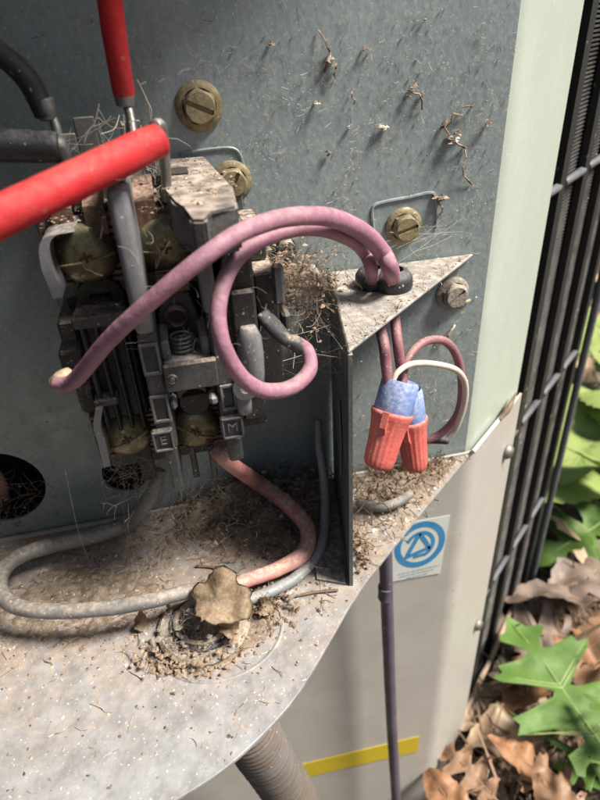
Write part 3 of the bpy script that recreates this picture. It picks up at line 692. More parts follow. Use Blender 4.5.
wire('grey_wire', 'slim blue grey wire dropping beside the bracket and curving round the faded red wire',
     [(318, 420, 8, ('z', ZS+.045)), (319, 445, 9.5, ('z', ZS+.034)), (324, 480, 11, ('z', ZS+.02)), (325, 515, 12, ZW(.009)), (320, 548, 13, ZW(.005)), (298, 576, 14, ZW(.0035)), (265, 594, 14, ZW(.004)), (235, 603, 13, ZW(.006))], M['bluegrey'], seg=16, wob=.05, k=.85)
wire('grey_wire', 'thick grey wire looped on the dusty floor below the contactor',
     [(160, 470, 16, -.034), (150, 497, 19, -.036), (128, 522, 21, ('z', ZS+.013)), (92, 536, 21, ZW(.012)), (48, 546, 21, ZW(.012)), (13, 560, 21, ZW(.013)), (-1, 582, 21, ZW(.015)), (10, 603, 21, ZW(.017)), (45, 611, 20.5, ZW(.018)), (100, 609, 20, ZW(.018)), (150, 601, 20, ZW(.017)), (190, 591, 19, ZW(.014)), (212, 590, 18, ZW(.011))], M['greyins'], seg=20, wob=.06, k=.76)
# wires below the bracket
pg = at(384, 290, z=ZT)
def wire3(name, label, P, r, matr, group=None):
    bm = bmesh.new(); sweep(bm, catmull([Vector(p) for p in P], 8), r, 12, wob=.03)
    return tag(link(name, bm, matr, smooth=True), label, 'wire', group)
w1 = [at(372, 286, z=ZT)+Vector((0, 0, -.003)), at(383, 340, y=-.036), at(386, 362, y=-.039), at(389, 390, y=-.042)]
w2 = [at(393, 288, z=ZT)+Vector((0, 0, -.003)), at(397, 338, y=-.034), at(400, 362, y=-.036), at(405, 395, y=-.037)]
wire3('pink_wire', 'short dull pink wire running from the grommet into the larger wire nut', w1, .0019, M['mauve'])
wire3('pink_wire', 'short dull pink wire running from the grommet into the smaller wire nut', w2, .0018, M['mauve'])
wire('thin_red_wire', 'thin dull red wire arcing out of the wire nuts beside the white wire',
     [(403, 382, 6, -.038), (408, 358, 8, -.034), (424, 342, 8.5, -.029), (444, 341, 8.5, -.024), (457, 357, 8.5, -.02), (462, 388, 8.5, -.017), (457, 415, 8, -.015), (440, 434, 8, -.012), (418, 441, 8, -.01), (402, 440, 8, -.008)], M['mauve'], seg=12)
wire('white_wire', 'thin white wire arcing out of the larger wire nut',
     [(392, 384, 5, -.043), (398, 372, 6, -.041), (412, 364, 6.5, -.038), (434, 364, 6.5, -.034), (456, 370, 6.5, -.03), (465, 384, 6.5, -.027), (464, 405, 6.5, -.025), (456, 428, 6, -.023), (448, 437, 5, -.022)], M['whitewire'], seg=12)
wire('grey_wire', 'short grey wire stub lying on the floor debris under the wire nuts', [(358, 503, 9, ZW(.004)), (378, 507, 10, ZW(.004)), (396, 503, 10, ZW(.005)), (410, 494, 9, ZW(.003))], M['greyins'], seg=12)
wire('grey_wire', 'dark wire end poking through the floor debris behind the wire nuts', [(420, 440, 8, -.005), (432, 440, 8, -.009), (448, 441, 7, -.013)], M['rubber'], seg=10)

# wire nuts
def wire_nut(label, a, b, r0, r1):
    "a: blue mouth end, b: red closed tip"
    a = Vector(a); b = Vector(b); ax = (b-a); Ln = ax.length; d = ax.normalized()
    o = empty('wire_nut', b, label, 'wire nut', 'wire nuts under the bracket')
    Mx = frame(a, d); bm = bmesh.new()
    lathe(bm, [(r0*.55, .002), (r0*.9, 0), (r0, .001), (r0*1.02, Ln*.2), (r0*1.03, Ln*.37), (r0*.9, Ln*.42)], 28, Mx); child('blue_collar', bm, M['nutblue'], o, True)
    bm = bmesh.new(); seg = 72; prof = [(r0*.98, Ln*.34, 0), (r0*1.12, Ln*.345, .1), (r0*1.13, Ln*.38, .15), (r0*1.05, Ln*.43, .4), (r0*.96, Ln*.52, 1), (r0*.88, Ln*.7, 1), (r1*1.0, Ln*.87, 1), (r1*.94, Ln*.93, .6), (r1*.8, Ln*.97, .2), (r1*.5, Ln*.993, 0), (r1*.2, Ln*1.0, 0)]
    rings = []
    for r, h, k in prof:
        ring = []
        for s in range(seg):
            a_ = 2*pi*s/seg; fl_ = 1 - .055*k*(.5-.5*cos(a_*18)); ring.append(bm.verts.new(Mx @ Vector((r*fl_*cos(a_), r*fl_*sin(a_), h))))
        rings.append(ring)
    for p, q in zip(rings, rings[1:]):
        for s in range(seg): bm.faces.new((p[s], p[(s+1) % seg], q[(s+1) % seg], q[s]))
    bm.faces.new(rings[-1]); bm.faces.new(rings[0])
    red = child('red_cap', bm, M['nutred'], o, 'all')
    for s in (0, 1):
        bm = bmesh.new(); c = Mx @ Vector((0, 0, 0))
        R3 = Mx.to_3x3(); e = R3 @ Vector((cos(2.2+pi*s), sin(2.2+pi*s), 0)); t_ = d.cross(e)*r0*.16
        p0 = a+d*Ln*.34
        prism(bm, [p0+e*r0*.9-t_, p0+e*r0*1.28-t_, p0+d*Ln*.17+e*r0*1.22-t_, p0+d*Ln*.26+e*r0*.85-t_], t_*2)
        q_ = child('wing', bm, M['nutred'], o); q_.parent = red; q_.location = (0, 0, 0)
    return o
wire_nut('larger red and blue wire nut hanging beside the bracket edge', at(401, 380, y=-.040), at(377, 469, y=-.050), .0066, .0056)
wire_nut('smaller red and blue wire nut tucked behind the larger one', at(406, 390, y=-.030), at(416, 470, y=-.037), .0060, .0050)

# ------------------------------------------------------------------ below the floor
p0 = at(384, 560, y=-.016); p1 = at(389, 660, y=-.016); p2 = at(392, 730, y=-.017); p3 = at(397, 812, y=-.02)
bm = bmesh.new(); PP = catmull([Vector((p0.x, p0.y, ZS-.002)), p0*.6+Vector((p0.x, p0.y, ZS))*.4, p1, p2, p3, p3+(p3-p2)*.25], 8)
rr = [.0037*axd(p)/.3 if 0 else .00335 for p in PP]
sweep(bm, PP, rr, 14, wob=.02); cb_ = tag(link('cable', bm, M['violet'], smooth=True), 'dull violet grey cable hanging down past the round emblem sticker', 'cable')
bm = bmesh.new(); q = at(385.5, 592, y=-.016); sweep(bm, [q+Vector((0, 0, .004)), q, q-Vector((0, 0, .004))], .0037, 12, wob=.2); link('clamp', bm, M['violet'], cb_, True)
# flexible conduit
ctop = Vector((fitc[0], fitc[1], ZS-.0055))
cpts = catmull([ctop, ctop+Vector((.003, 0, -.03)), ctop+Vector((.009, .004, -.07)), ctop+Vector((.019, .012, -.13)), ctop+Vector((.03, .02, -.2)), ctop+Vector((.04, .03, -.33))], 40)
bm = bmesh.new(); s = 0; rad = []
for i, p in enumerate(cpts):
    if i: s += (p-cpts[i-1]).length
    rad.append(.0122+.0006*sin(s*2*pi/.0042))
sweep(bm, cpts, rad, 24); cdt = tag(link('conduit', bm, M['conduit'], smooth='all'), 'grey ribbed flexible conduit hanging beneath the compartment floor', 'conduit')
bm = bmesh.new(); lathe(bm, [(.0115, 0), (.0155, 0), (.0155, -.0035), (.013, -.0045), (.013, -.012), (.0115, -.012)], 8, Matrix.Translation((fitc[0], fitc[1], ZS-.0016))); link('hex_nut', bm, M['steel'], cdt)
# conduit connector above the floor
fit_o = empty('conduit_fitting', (fitc[0], fitc[1], ZS), 'dusty conduit connector ring with locknut in the floor opening', 'conduit fitting')
bm = bmesh.new()
for k in range(48):
    pass
lathe(bm, [(.0118, .0004), (.0158, .0004), (.0162, .0022), (.0150, .0034), (.0122, .0034), (.0118, .0004)], 26, Matrix.Translation((fitc[0], fitc[1], ZS)) @ Matrix.Rotation(.2, 4, 'Z')); child('locknut', bm, M['dustysteel'], fit_o)
bm = bmesh.new(); lathe(bm, [(.0102, .0006), (.0120, .0006), (.0122, .0036), (.0115, .0044), (.0102, .0038), (.0100, .0006)], 28, Matrix.Translation((fitc[0], fitc[1], ZS))); child('threaded_throat', bm, M['rubber'], fit_o, True)
bm = bmesh.new(); lathe(bm, [(.0085, .003), (.0101, .003), (.0103, .0052), (.0092, .0058), (.0085, .005), (.0085, .003)], 28, Matrix.Translation((fitc[0], fitc[1], ZS))); child('bushing', bm, M['dustysteel'], fit_o, True)
bm = bmesh.new(); lathe(bm, [(0, .001), (.0098, .001)], 20, Matrix.Translation((fitc[0], fitc[1], ZS-.004))); child('packing', bm, M['dark'], fit_o)
# red wire visible in the panel hole
o = tag(link('red_wire', (lambda b: (sweep(b, catmull([Vector((-.15, .03, .01)), Vector((-.133, .014, -.012)), Vector((-.129, .012, -.024)), Vector((-.135, .024, -.045))], 8), .0036, 12), b)[1])(bmesh.new()), M['fadered'], smooth=True), 'dull red wire showing inside the large round panel hole', 'wire')

# ------------------------------------------------------------------ debris
def inpoly(x, y):
    c = False; n = len(outl)
    for i in range(n):
        x1, y1 = outl[i]; x2, y2 = outl[(i+1) % n]
        if (y1 > y) != (y2 > y) and x < (x2-x1)*(y-y1)/(y2-y1)+x1: c = not c
    return c
def crumb(bm, p, s, flat=.5):
    n = 5; a0 = random.random()*6.28; el = random.uniform(.45, 1.); ro = random.random()*3.14
    B = []
    for i in range(n):
        a = a0+2*pi*i/n+random.uniform(-.3, .3); r = s*random.uniform(.6, 1.15); x = r*cos(a); y = r*sin(a)*el
        B.append(bm.verts.new(p+Vector((x*cos(ro)-y*sin(ro), x*sin(ro)+y*cos(ro), s*flat*random.uniform(-.1, .15)))))
    t = bm.verts.new(p+Vector((random.uniform(-.4, .4)*s, random.uniform(-.4, .4)*s, s*flat*random.uniform(.4, 1.))))
    for i in range(n): bm.faces.new((B[i], B[(i+1) % n], t))
    bm.faces.new(B[::-1])
def fibre(bm, p, ln, r, flat=.3, n=5, d=None, curl=1.0):
    d = d or Vector((random.uniform(-1, 1), random.uniform(-1, 1), random.uniform(-flat, flat))).normalized(); P = [p]
    for k in range(n-1):
        d = (d+curl*Vector((random.uniform(-.5, .5), random.uniform(-.5, .5), random.uniform(-.5, .5)*flat))).normalized(); P.append(P[-1]+d*ln/(n-1))
    sweep(bm, P, r, 3, cap=False); return P
random.seed(11)
def excl(x, y): return (x-fitc[0])**2+(y-fitc[1])**2 < .011**2
def scatter(name, N, dens, smin, smax, matr, label, zz=ZS, fib=.15, z0=0, flat=.5):
    bm = bmesh.new(); k = 0; tries = 0
    while k < N and tries < N*60:
        tries += 1
        x = random.uniform(-.16, .078); y = random.uniform(-.128, -.001)
        if random.random() > dens(x, y) or not inpoly(x, y-.0012) or not inpoly(x+.001, y) or excl(x, y): continue
        s = smin+(smax-smin)*random.random()**3
        if random.random() < fib: fibre(bm, Vector((x, y, zz+s*.4+z0)), s*random.uniform(4, 9), s*.14, .1)
        else: crumb(bm, Vector((x, y, zz+.0001)), s, flat)
        k += 1
    o = link(name, bm, matr); o['kind'] = 'stuff'; return tag(o, label, 'debris')
def dens_back(x, y):
    # thick towards the back wall and beside the bracket, thin at the bright front
    f = 1-min(1, max(0, (-y-.035)/.045)); c = math.exp(-(((x+.045)/.03)**2+((y+.06)/.022)**2))
    b = math.exp(-(((x-.03)/.02)**2+((y+.03)/.018)**2))
    return min(1, .1+.5*f+.5*c+.4*b)*(.35+.65*max(0, min(1, .5+1.6*noise.noise(Vector((x*45, y*45, 0))))))
scatter('dust_crumbs', 14000, dens_back, .00018, .0012, M['crumb'], 'brown dust crumbs and plant bits strewn over the compartment floor', fib=.14)
scatter('pale_flakes', 1300, lambda x, y: .04+.96*max(0, noise.noise(Vector((x*70, y*70, 7)))*2.2-.2), .00015, .0013, M['whitecrumb'], 'white flakes speckling the front of the compartment floor', fib=.02, flat=.12)
def mound(name, label, c, rx, ry, h, matr, seed, keepin=True):
    bm = bmesh.new(); n = 70; V = {}
    for i in range(n+1):
        for j in range(n+1):
            u = i/n*2-1; v = j/n*2-1; rr = sqrt(u*u+v*v)
            x = c.x+u*rx; y = min(c.y+v*ry, -.0012)
            q = Vector((x, y, seed*.1))
            hh = h*max(0, 1-rr)**1.3*(.55+.9*noise.noise(q*90))-.0006*rr*(1+1.5*noise.noise(q*260))+.0022*max(0, 1-rr)*noise.fractal(q*420, .8, 2.2, 4)+.0012*noise.noise(q*1400)*max(0, 1-rr)
            V[i, j] = bm.verts.new((x, y, max(ZS-.0011, ZS-.0008+hh+.0010*(1-rr))))
    for i in range(n):
        for j in range(n):
            f = [V[i, j], V[i+1, j], V[i+1, j+1], V[i, j+1]]
            if any(v.co.z > ZS-.0004 for v in f) and all(inpoly(v.co.x+.0015, v.co.y-.0015) for v in f): bm.faces.new(f)
    bmesh.ops.delete(bm, geom=[v for v in bm.verts if not v.link_faces], context='VERTS')
    o = link(name, bm, matr, smooth='all'); o['kind'] = 'stuff'; return tag(o, label, 'dust')
M['mound'] = mat('matted_dust', (.3, .235, .175), .95, 0, (.11, .08, .058), 300, specks=.5, speckcol=(.5, .42, .33), sscale=700, bump=1., bscale=900)
mound('dust_heap', 'matted tan dust heaped under the contactor and behind the faded red wire', at(245, 510, z=ZS), .04, .034, .013, M['mound'], 3)
mound('dust_heap', 'grey brown dust heaped round the conduit connector', Vector((fitc[0]+.002, fitc[1]-.001, 0)), .029, .0245, .009, M['mound'], 8)
mound('dust_heap', 'brown dust heaped below the wire nuts beside the bracket', at(400, 480, z=ZS), .03, .022, .006, M['mound'], 12)
mound('dust_heap', 'thin dust drift under the looped grey wire', at(90, 600, z=ZS), .055, .032, .0032, M['mound'], 17)
# nest fibres: clump behind the red wire, clump at coil connectors, debris below wire nuts
def clump(name, label, c, rad_, N, ln, r, matr, crumbs=0, zmin=ZS+.0004, flat=.5, curl=1., ymax=-.0015):
    bm = bmesh.new(); c = Vector(c)
    for k in range(N):
        v = Vector((random.gauss(0, .5), random.gauss(0, .5), random.gauss(0, .5))); p = c+Vector((v.x*rad_[0], v.y*rad_[1], v.z*rad_[2]))
        p.z = max(p.z, zmin); p.y = min(p.y, ymax)
        if p.z < .0 and not (inpoly(p.x+.004, p.y-.004) and inpoly(p.x, p.y-.004)): continue
        P = fibre(bm, p, ln*random.uniform(.4, 1.3), r*random.uniform(.5, 1.4), flat, 6, curl=curl)
    for k in range(crumbs):
        v = Vector((random.gauss(0, .5), random.gauss(0, .5), random.gauss(0, .5))); p = c+Vector((v.x*rad_[0], v.y*rad_[1], v.z*rad_[2])); p.z = max(p.z, zmin)
        if p.z < .0 and not inpoly(p.x+.002, p.y-.002): continue
        p.y = min(p.y, ymax); crumb(bm, p, random.uniform(.0004, .0016), .8)
    for v in bm.verts:
        v.co.z = max(v.co.z, zmin-.0003); v.co.y = min(v.co.y, ymax+.0005)
    o = link(name, bm, matr); o['kind'] = 'stuff'; return tag(o, label, 'debris')
clump('nest_debris', 'matted brown nest fibres heaped behind the faded red wire', at(255, 500, z=ZS), (.035, .03, .012), 900, .012, .00018, M['nest'], 900)
clump('nest_debris', 'curly brown fibres tangled on the contactor coil connectors', at(292, 285, y=-.022), (.015, .016, .011), 800, .008, .00009, M['nest2'], 260, zmin=.02, flat=1, curl=1.6)
clump('nest_debris', 'grey brown fibres and crumbs filling the floor opening under the wire nuts', at(388, 492, z=ZS-.002), (.017, .022, .007), 520, .011, .00026, M['nest'], 500, zmin=ZS-.012)
clump('nest_debris', 'strip of brown plant litter along the back panel foot beside the post', (.06, -.009, ZS), (.022, .008, .003), 200, .007, .0002, M['nest'], 500)
clump('nest_debris', 'loose plant litter gathered along the bracket web foot', at(362, 548, z=ZS+.002), (.004, .014, .004), 60, .007, .00018, M['nest'], 160)
clump('nest_debris', 'pale crumbs and fibres heaped round the conduit connector', (fitc[0]+.018, fitc[1]+.004, ZS), (.014, .010, .005), 160, .006, .00014, M['nest'], 420)
clump('nest_debris', 'dirt crumbs packed over the conduit connector ring', (fitc[0]-.002, fitc[1]-.009, ZS+.001), (.017, .008, .004), 200, .005, .0001, M['nest2'], 650)
clump('nest_debris', 'dirt crumbs filling the conduit connector mouth', (fitc[0], fitc[1], ZS+.001), (.010, .009, .003), 90, .006, .0001, M['lint'], 700)
clump('nest_debris', 'fibres caught between the lugs on top of the contactor', at(140, 175, y=-.03), (.006, .006, .012), 110, .009, .0001, M['lint'], 30, zmin=.09, flat=1)
clump('nest_debris', 'dusty lint caught in the large round panel hole', (-.12, .004, -.03), (.017, .004, .012), 240, .012, .0001, M['nest'], 260, zmin=-.037, flat=1, ymax=.03)
clump('nest_debris', 'dusty lint caught in the small round panel hole', (-.0755, .003, -.026), (.009, .003, .006), 90, .008, .0001, M['nest'], 60, zmin=-.031, flat=1, ymax=.03)
clump('lint', 'pale grey lint matted over the heap behind the faded red wire', at(262, 500, z=ZS+.006), (.026, .024, .012), 1000, .008, .00006, M['lint'], 60, flat=.8, curl=1.6)
clump('lint', 'pale lint fuzz clinging round the conduit connector', (fitc[0]-.003, fitc[1]-.004, ZS+.005), (.012, .009, .005), 260, .006, .00006, M['lint'], 60, flat=.8, curl=1.6)
clump('lint', 'grey lint fuzz under the lower contactor terminals', at(150, 470, y=-.042), (.018, .012, .012), 200, .010, .00005, M['lint'], 0, zmin=ZS, flat=1, curl=1.3)
clump('lint', 'fine lint strands on the contactor front', at(175, 270, y=-.062), (.022, .010, .03), 45, .006, .00005, M['lint'], 0, zmin=ZS, flat=1, curl=1.3)
# cobwebs
def web(label, anchors, N, r=.00007, jit=.004, fuzz=0):
    bm = bmesh.new()
    for k in range(N):
        a = random.choice(anchors); b = random.choice(anchors)
        if a is b: continue
        p = a+Vector([random.gauss(0, jit) for _ in range(3)]); q = b+Vector([random.gauss(0, jit) for _ in range(3)])
        mid = (p+q)/2+Vector((random.gauss(0, .001), random.gauss(0, .001), -abs(random.gauss(0, .002))))
        sweep(bm, catmull([p, mid, q], 4), r*random.uniform(.5, 1.3), 3, cap=False)
        for j in range(fuzz):
            u = random.random(); crumb(bm, p.lerp(q, u), random.uniform(.0001, .0003))
    for v in bm.verts: v.co.y = min(v.co.y, -.0006)
    o = link('cobweb', bm, M['web']); o['kind'] = 'stuff'; return tag(o, label, 'cobweb')
web('cobweb strands hanging between the contactor bottom and the floor nest', [at(110, 460, y=-.04), at(150, 470, y=-.04), at(185, 455, y=-.04), at(110, 520, z=ZS+.01), at(160, 540, z=ZS+.003), at(190, 520, z=ZS+.003), at(130, 560, z=ZS+.002)], 26, r=.00005, fuzz=2, jit=.006)
web('cobweb stretched between the bracket top and the panel screw', [at(403, 235, y=-.002), at(470, 215, y=-.001), at(420, 245, y=-.01), at(450, 230, y=-.002), at(385, 250, y=-.004)], 22, r=.00005, fuzz=3, jit=.003)
web('cobweb hanging between the looped pink wire and the bracket', [at(300, 340, y=-.04), at(335, 320, y=-.03), at(310, 300, y=-.02), at(345, 345, y=-.055), at(280, 370, y=-.01), at(325, 375, y=-.02)], 46, fuzz=3)
web('cobweb between the two lugs above the contactor', [at(60, 150, y=-.034), at(95, 130, y=-.034), at(125, 110, y=-.025), at(105, 150, y=-.03)], 14, fuzz=2, jit=.002)
# tiny twig fragment caught above the slanting red wire
bm = bmesh.new()
for P in ([(84, 142), (88, 132), (94, 124), (97, 113), (99, 104)], [(92, 127), (101, 124), (108, 120), (111, 116)], [(94, 122), (98, 118), (103, 122)]):
    pts, rad = wire_pts([(x, y, 1.5, -.034) for x, y in P], 4); sweep(bm, pts, rad, 6, wob=.5)
tag(link('twig', bm, M['lint']), 'tiny forked root fragment caught above the slanting red wire', 'twig')
bm = bmesh.new()
for P in ([(137, 80), (143, 92), (148, 104), (150, 116)], [(140, 85), (146, 82)], [(145, 98), (151, 110), (150, 120)]):
    pts, rad = wire_pts([(x, y, 1.6, -.02) for x, y in P], 4); sweep(bm, pts, rad, 6, wob=.5)
tag(link('twig', bm, M['lint']), 'wispy root fragment clinging beside the vertical red wire', 'twig')
# debris stuck to the panel
bm = bmesh.new()
random.seed(21)
def stick(px, py, ln, ang, wd=1.6, lift=.002):
    P = []; a = radians(ang)
    for k in range(5):
        P.append(at(px+cos(a)*ln*k/4, py+sin(a)*ln*k/4, y=-.0006-lift*sin(pi*k/4))); a += random.uniform(-.35, .35)
    sweep(bm, P, wd/2*.25/FPX*.8, 5, wob=.6)
for args in ((318, 30, 26, 62, 2.2), (330, 52, 20, 80, 3.), (336, 68, 10, 130, 2), (440, 128, 26, -8, 2.4), (447, 118, 20, 85, 2), (465, 150, 35, 95, 2), (452, 142, 14, 20, 2.6), (352, 92, 12, 100, 1.4), (408, 90, 24, 20, 1.5), (462, 108, 14, -30, 1.5), (470, 300, 26, 140, 3.), (455, 325, 24, 130, 2.6), (438, 200, 16, 95, 3)):
    stick(*args)
def blob(px, py, s, lift=1.0):
    p = at(px, py, y=-.0006)
    for k in range(7): crumb(bm, p+Vector((random.gauss(0, .4)*s, -abs(random.gauss(.3, .4))*s*lift, random.gauss(0, .4)*s)), s*random.uniform(.4, .8), .9)
for px, py, s in ((383, 127, .0022), (412, 88, .0016), (449, 140, .0026), (455, 136, .0018), (365, 48, .0013), (316, 103, .0012), (329, 155, .0013), (487, 124, .0015), (350, 127, .0009), (271, 44, .0013), (405, 98, .001), (420, 96, .0013), (439, 198, .0022), (330, 62, .0018), (424, 20, .0008)): blob(px, py, s, 1.3)
k = 0
while k < 1100:
    x = random.uniform(-.1, .078); z = random.uniform(-.03, .14)
    d = .25+.75*max(0, min(1, (x+.05)/.1))
    if random.random() > d*(.3+1.5*max(0, noise.noise(Vector((x*40, 0, z*40))))) : continue
    p = Vector((x, -.0007, z)); k += 1
    if random.random() < .16: fibre(bm, p, random.uniform(.001, .005), .00007, 1, 4, d=Vector((random.gauss(0, 1), 0, random.gauss(0, 1))).normalized(), curl=.7)
    else: crumb(bm, p, random.choice((.00015, .0002, .0002, .0003, .0005)), .8)
for v in bm.verts: v.co.y = min(v.co.y, -.0002)
o = link('panel_litter', bm, M['crumb']); o['kind'] = 'stuff'; tag(o, 'dried specks and plant fibres stuck to the grey back panel', 'debris')
bm = bmesh.new(); random.seed(77)
tufts = [(452, 132, 22), (380, 128, 10), (335, 60, 12), (420, 90, 14), (350, 150, 14), (462, 165, 12), (300, 100, 16), (480, 110, 14), (270, 60, 20), (440, 330, 20), (455, 360, 18), (430, 400, 22), (345, 200, 12), (260, 150, 16), (480, 200, 14), (400, 40, 20), (490, 40, 14), (300, 250, 14), (440, 250, 14), (150, 60, 14), (215, 60, 14)]
for px, py, sp_ in tufts:
    for k in range(55):
        x = random.gauss(px, sp_); y = random.gauss(py, sp_)
        p = at(x, y, y=-.0007)
        if p.x > .077: continue
        if random.random() < .3: fibre(bm, p, random.uniform(.0006, .003), .00006, 1, 4, d=Vector((random.gauss(0, 1), 0, random.gauss(0, 1))).normalized(), curl=.5)
        else: crumb(bm, p, random.choice((.00012, .00016, .0002, .0003)), .5)
for v in bm.verts: v.co.y = min(v.co.y, -.0002)
o = link('panel_lint', bm, M['web']); o['kind'] = 'stuff'; tag(o, 'pale lint and dust specks clinging to the grey back panel', 'debris')
# crumbs on bracket top and contactor top
bm = bmesh.new()
for k in range(420):
    u, v = random.random(), random.random()
    if u+v > 1: u, v = 1-u, 1-v
    p = bt+(br-bt)*u+(bb_-bt)*v; crumb(bm, Vector((p.x, p.y-.0002, ZT+.0001)), random.choice((.00015, .0002, .0003, .0006)))
for k in range(70): u = random.random(); fibre(bm, bt+(br-bt)*u+Vector((-.0008, .0008, ZT)), random.uniform(.001, .004), .0001, 1)
o = link('bracket_crumbs', bm, M['crumb']); o['kind'] = 'stuff'; tag(o, 'fine crumbs lying on the triangular bracket plate', 'debris')
bm = bmesh.new()
for k in range(200):
    p = Vector((random.uniform(-.041, -.0215), random.uniform(-.056, -.006), ZC+.0001))
    if p.x > -.027 and p.y > -.03: continue
    crumb(bm, p, random.choice((.0002, .0003, .0005, .0008)))
for px, py, s in ((196, 203, .0016), (214, 197, .0011), (207, 181, .0009)):
    p = at(px, py, z=ZC)
    for k in range(5): crumb(bm, p+Vector((random.gauss(0, s*.5), random.gauss(0, s*.5), 0)), s, .6)
for k in range(300):
    p = Vector((random.uniform(-.072, -.036), random.uniform(-.05, -.01), .0945)); crumb(bm, p, random.choice((.0003, .0005, .0007)))
o = link('contactor_crumbs', bm, M['crumb']); o['kind'] = 'stuff'; tag(o, 'fine crumbs lying on the contactor top', 'debris')
# dried leaf scrap on the wires
def scrap(name, label, c, r, matr, tilt, seed):
    random.seed(seed); bm = bmesh.new(); rings = []; nn = 44
    R3 = Matrix.Rotation(tilt[0], 3, 'X') @ Matrix.Rotation(tilt[1], 3, 'Y')
    for j in range(1, 11):
        ring = []
        for k in range(nn):
            a = 2*pi*k/nn; e = 1+.4*noise.noise(Vector((cos(a)*1.3, sin(a)*1.3, seed+.37)))+.2*noise.noise(Vector((cos(a)*4, sin(a)*4, seed+3)))+.14*noise.noise(Vector((cos(a)*10, sin(a)*10, seed+5)))
            q = Vector((cos(a)*e*j/10*r[0], sin(a)*e*j/10*r[1], 0)); q.z = .003*noise.noise(q*150+Vector((0, 0, seed)))+.0006*noise.noise(q*480+Vector((0, 0, seed)))-(j/10)**2*.0035*cos(a*2+1)
            ring.append(bm.verts.new(c+R3 @ q))
        rings.append(ring)
    cv = bm.verts.new(c)
    for k in range(nn): bm.faces.new((cv, rings[0][k], rings[0][(k+1) % nn]))
    for p, q in zip(rings, rings[1:]):
        for k in range(nn): bm.faces.new((p[k], q[k], q[(k+1) % nn], p[(k+1) % nn]))
    bmesh.ops.solidify(bm, geom=list(bm.faces), thickness=.0002)
    return tag(link(name, bm, matr, smooth='all'), label, 'dry leaf')
scrap('dry_leaf_scrap', 'crumpled tan leaf scrap resting across the grey wire end', at(217, 601, z=ZS+.020), (.0098, .0094), M['dryleaf'], (radians(24), radians(-10)), 4)
scrap('dry_leaf_scrap', 'small curled tan leaf scrap beside the conduit connector', at(231, 630, z=ZS+.008), (.0038, .003), M['dryleaf'], (radians(40), radians(20)), 9)
scrap('dry_leaf_scrap', 'little brown leaf crumb near the conduit connector rim', at(264, 607, z=ZS+.004), (.003, .0028), M['dryleaf'], (radians(30), radians(-20)), 14)
scrap('dry_leaf_scrap', 'round brown seed husk lying under the looped grey wire', at(139, 623, z=ZS+.002), (.0028, .0028), M['dryleaf'], (radians(20), radians(0)), 19)
for i, (P, lb) in enumerate(((((150, 640), (156, 655), (170, 666), (176, 675)), 'bent dark twig lying before the conduit connector'), (((196, 566), (212, 567), (226, 570)), 'short dark twig lying in the dust behind the leaf scrap'), (((296, 596), (316, 592), (338, 590)), 'thin twig lying at the bracket foot'))):
    bm = bmesh.new(); pts, rad = wire_pts([(x, y, 2.6, ('z', ZS+.0012)) for x, y in P], 5); sweep(bm, pts, rad, 6, wob=.4); tag(link('twig', bm, M['twig'], smooth=True), lb, 'twig')

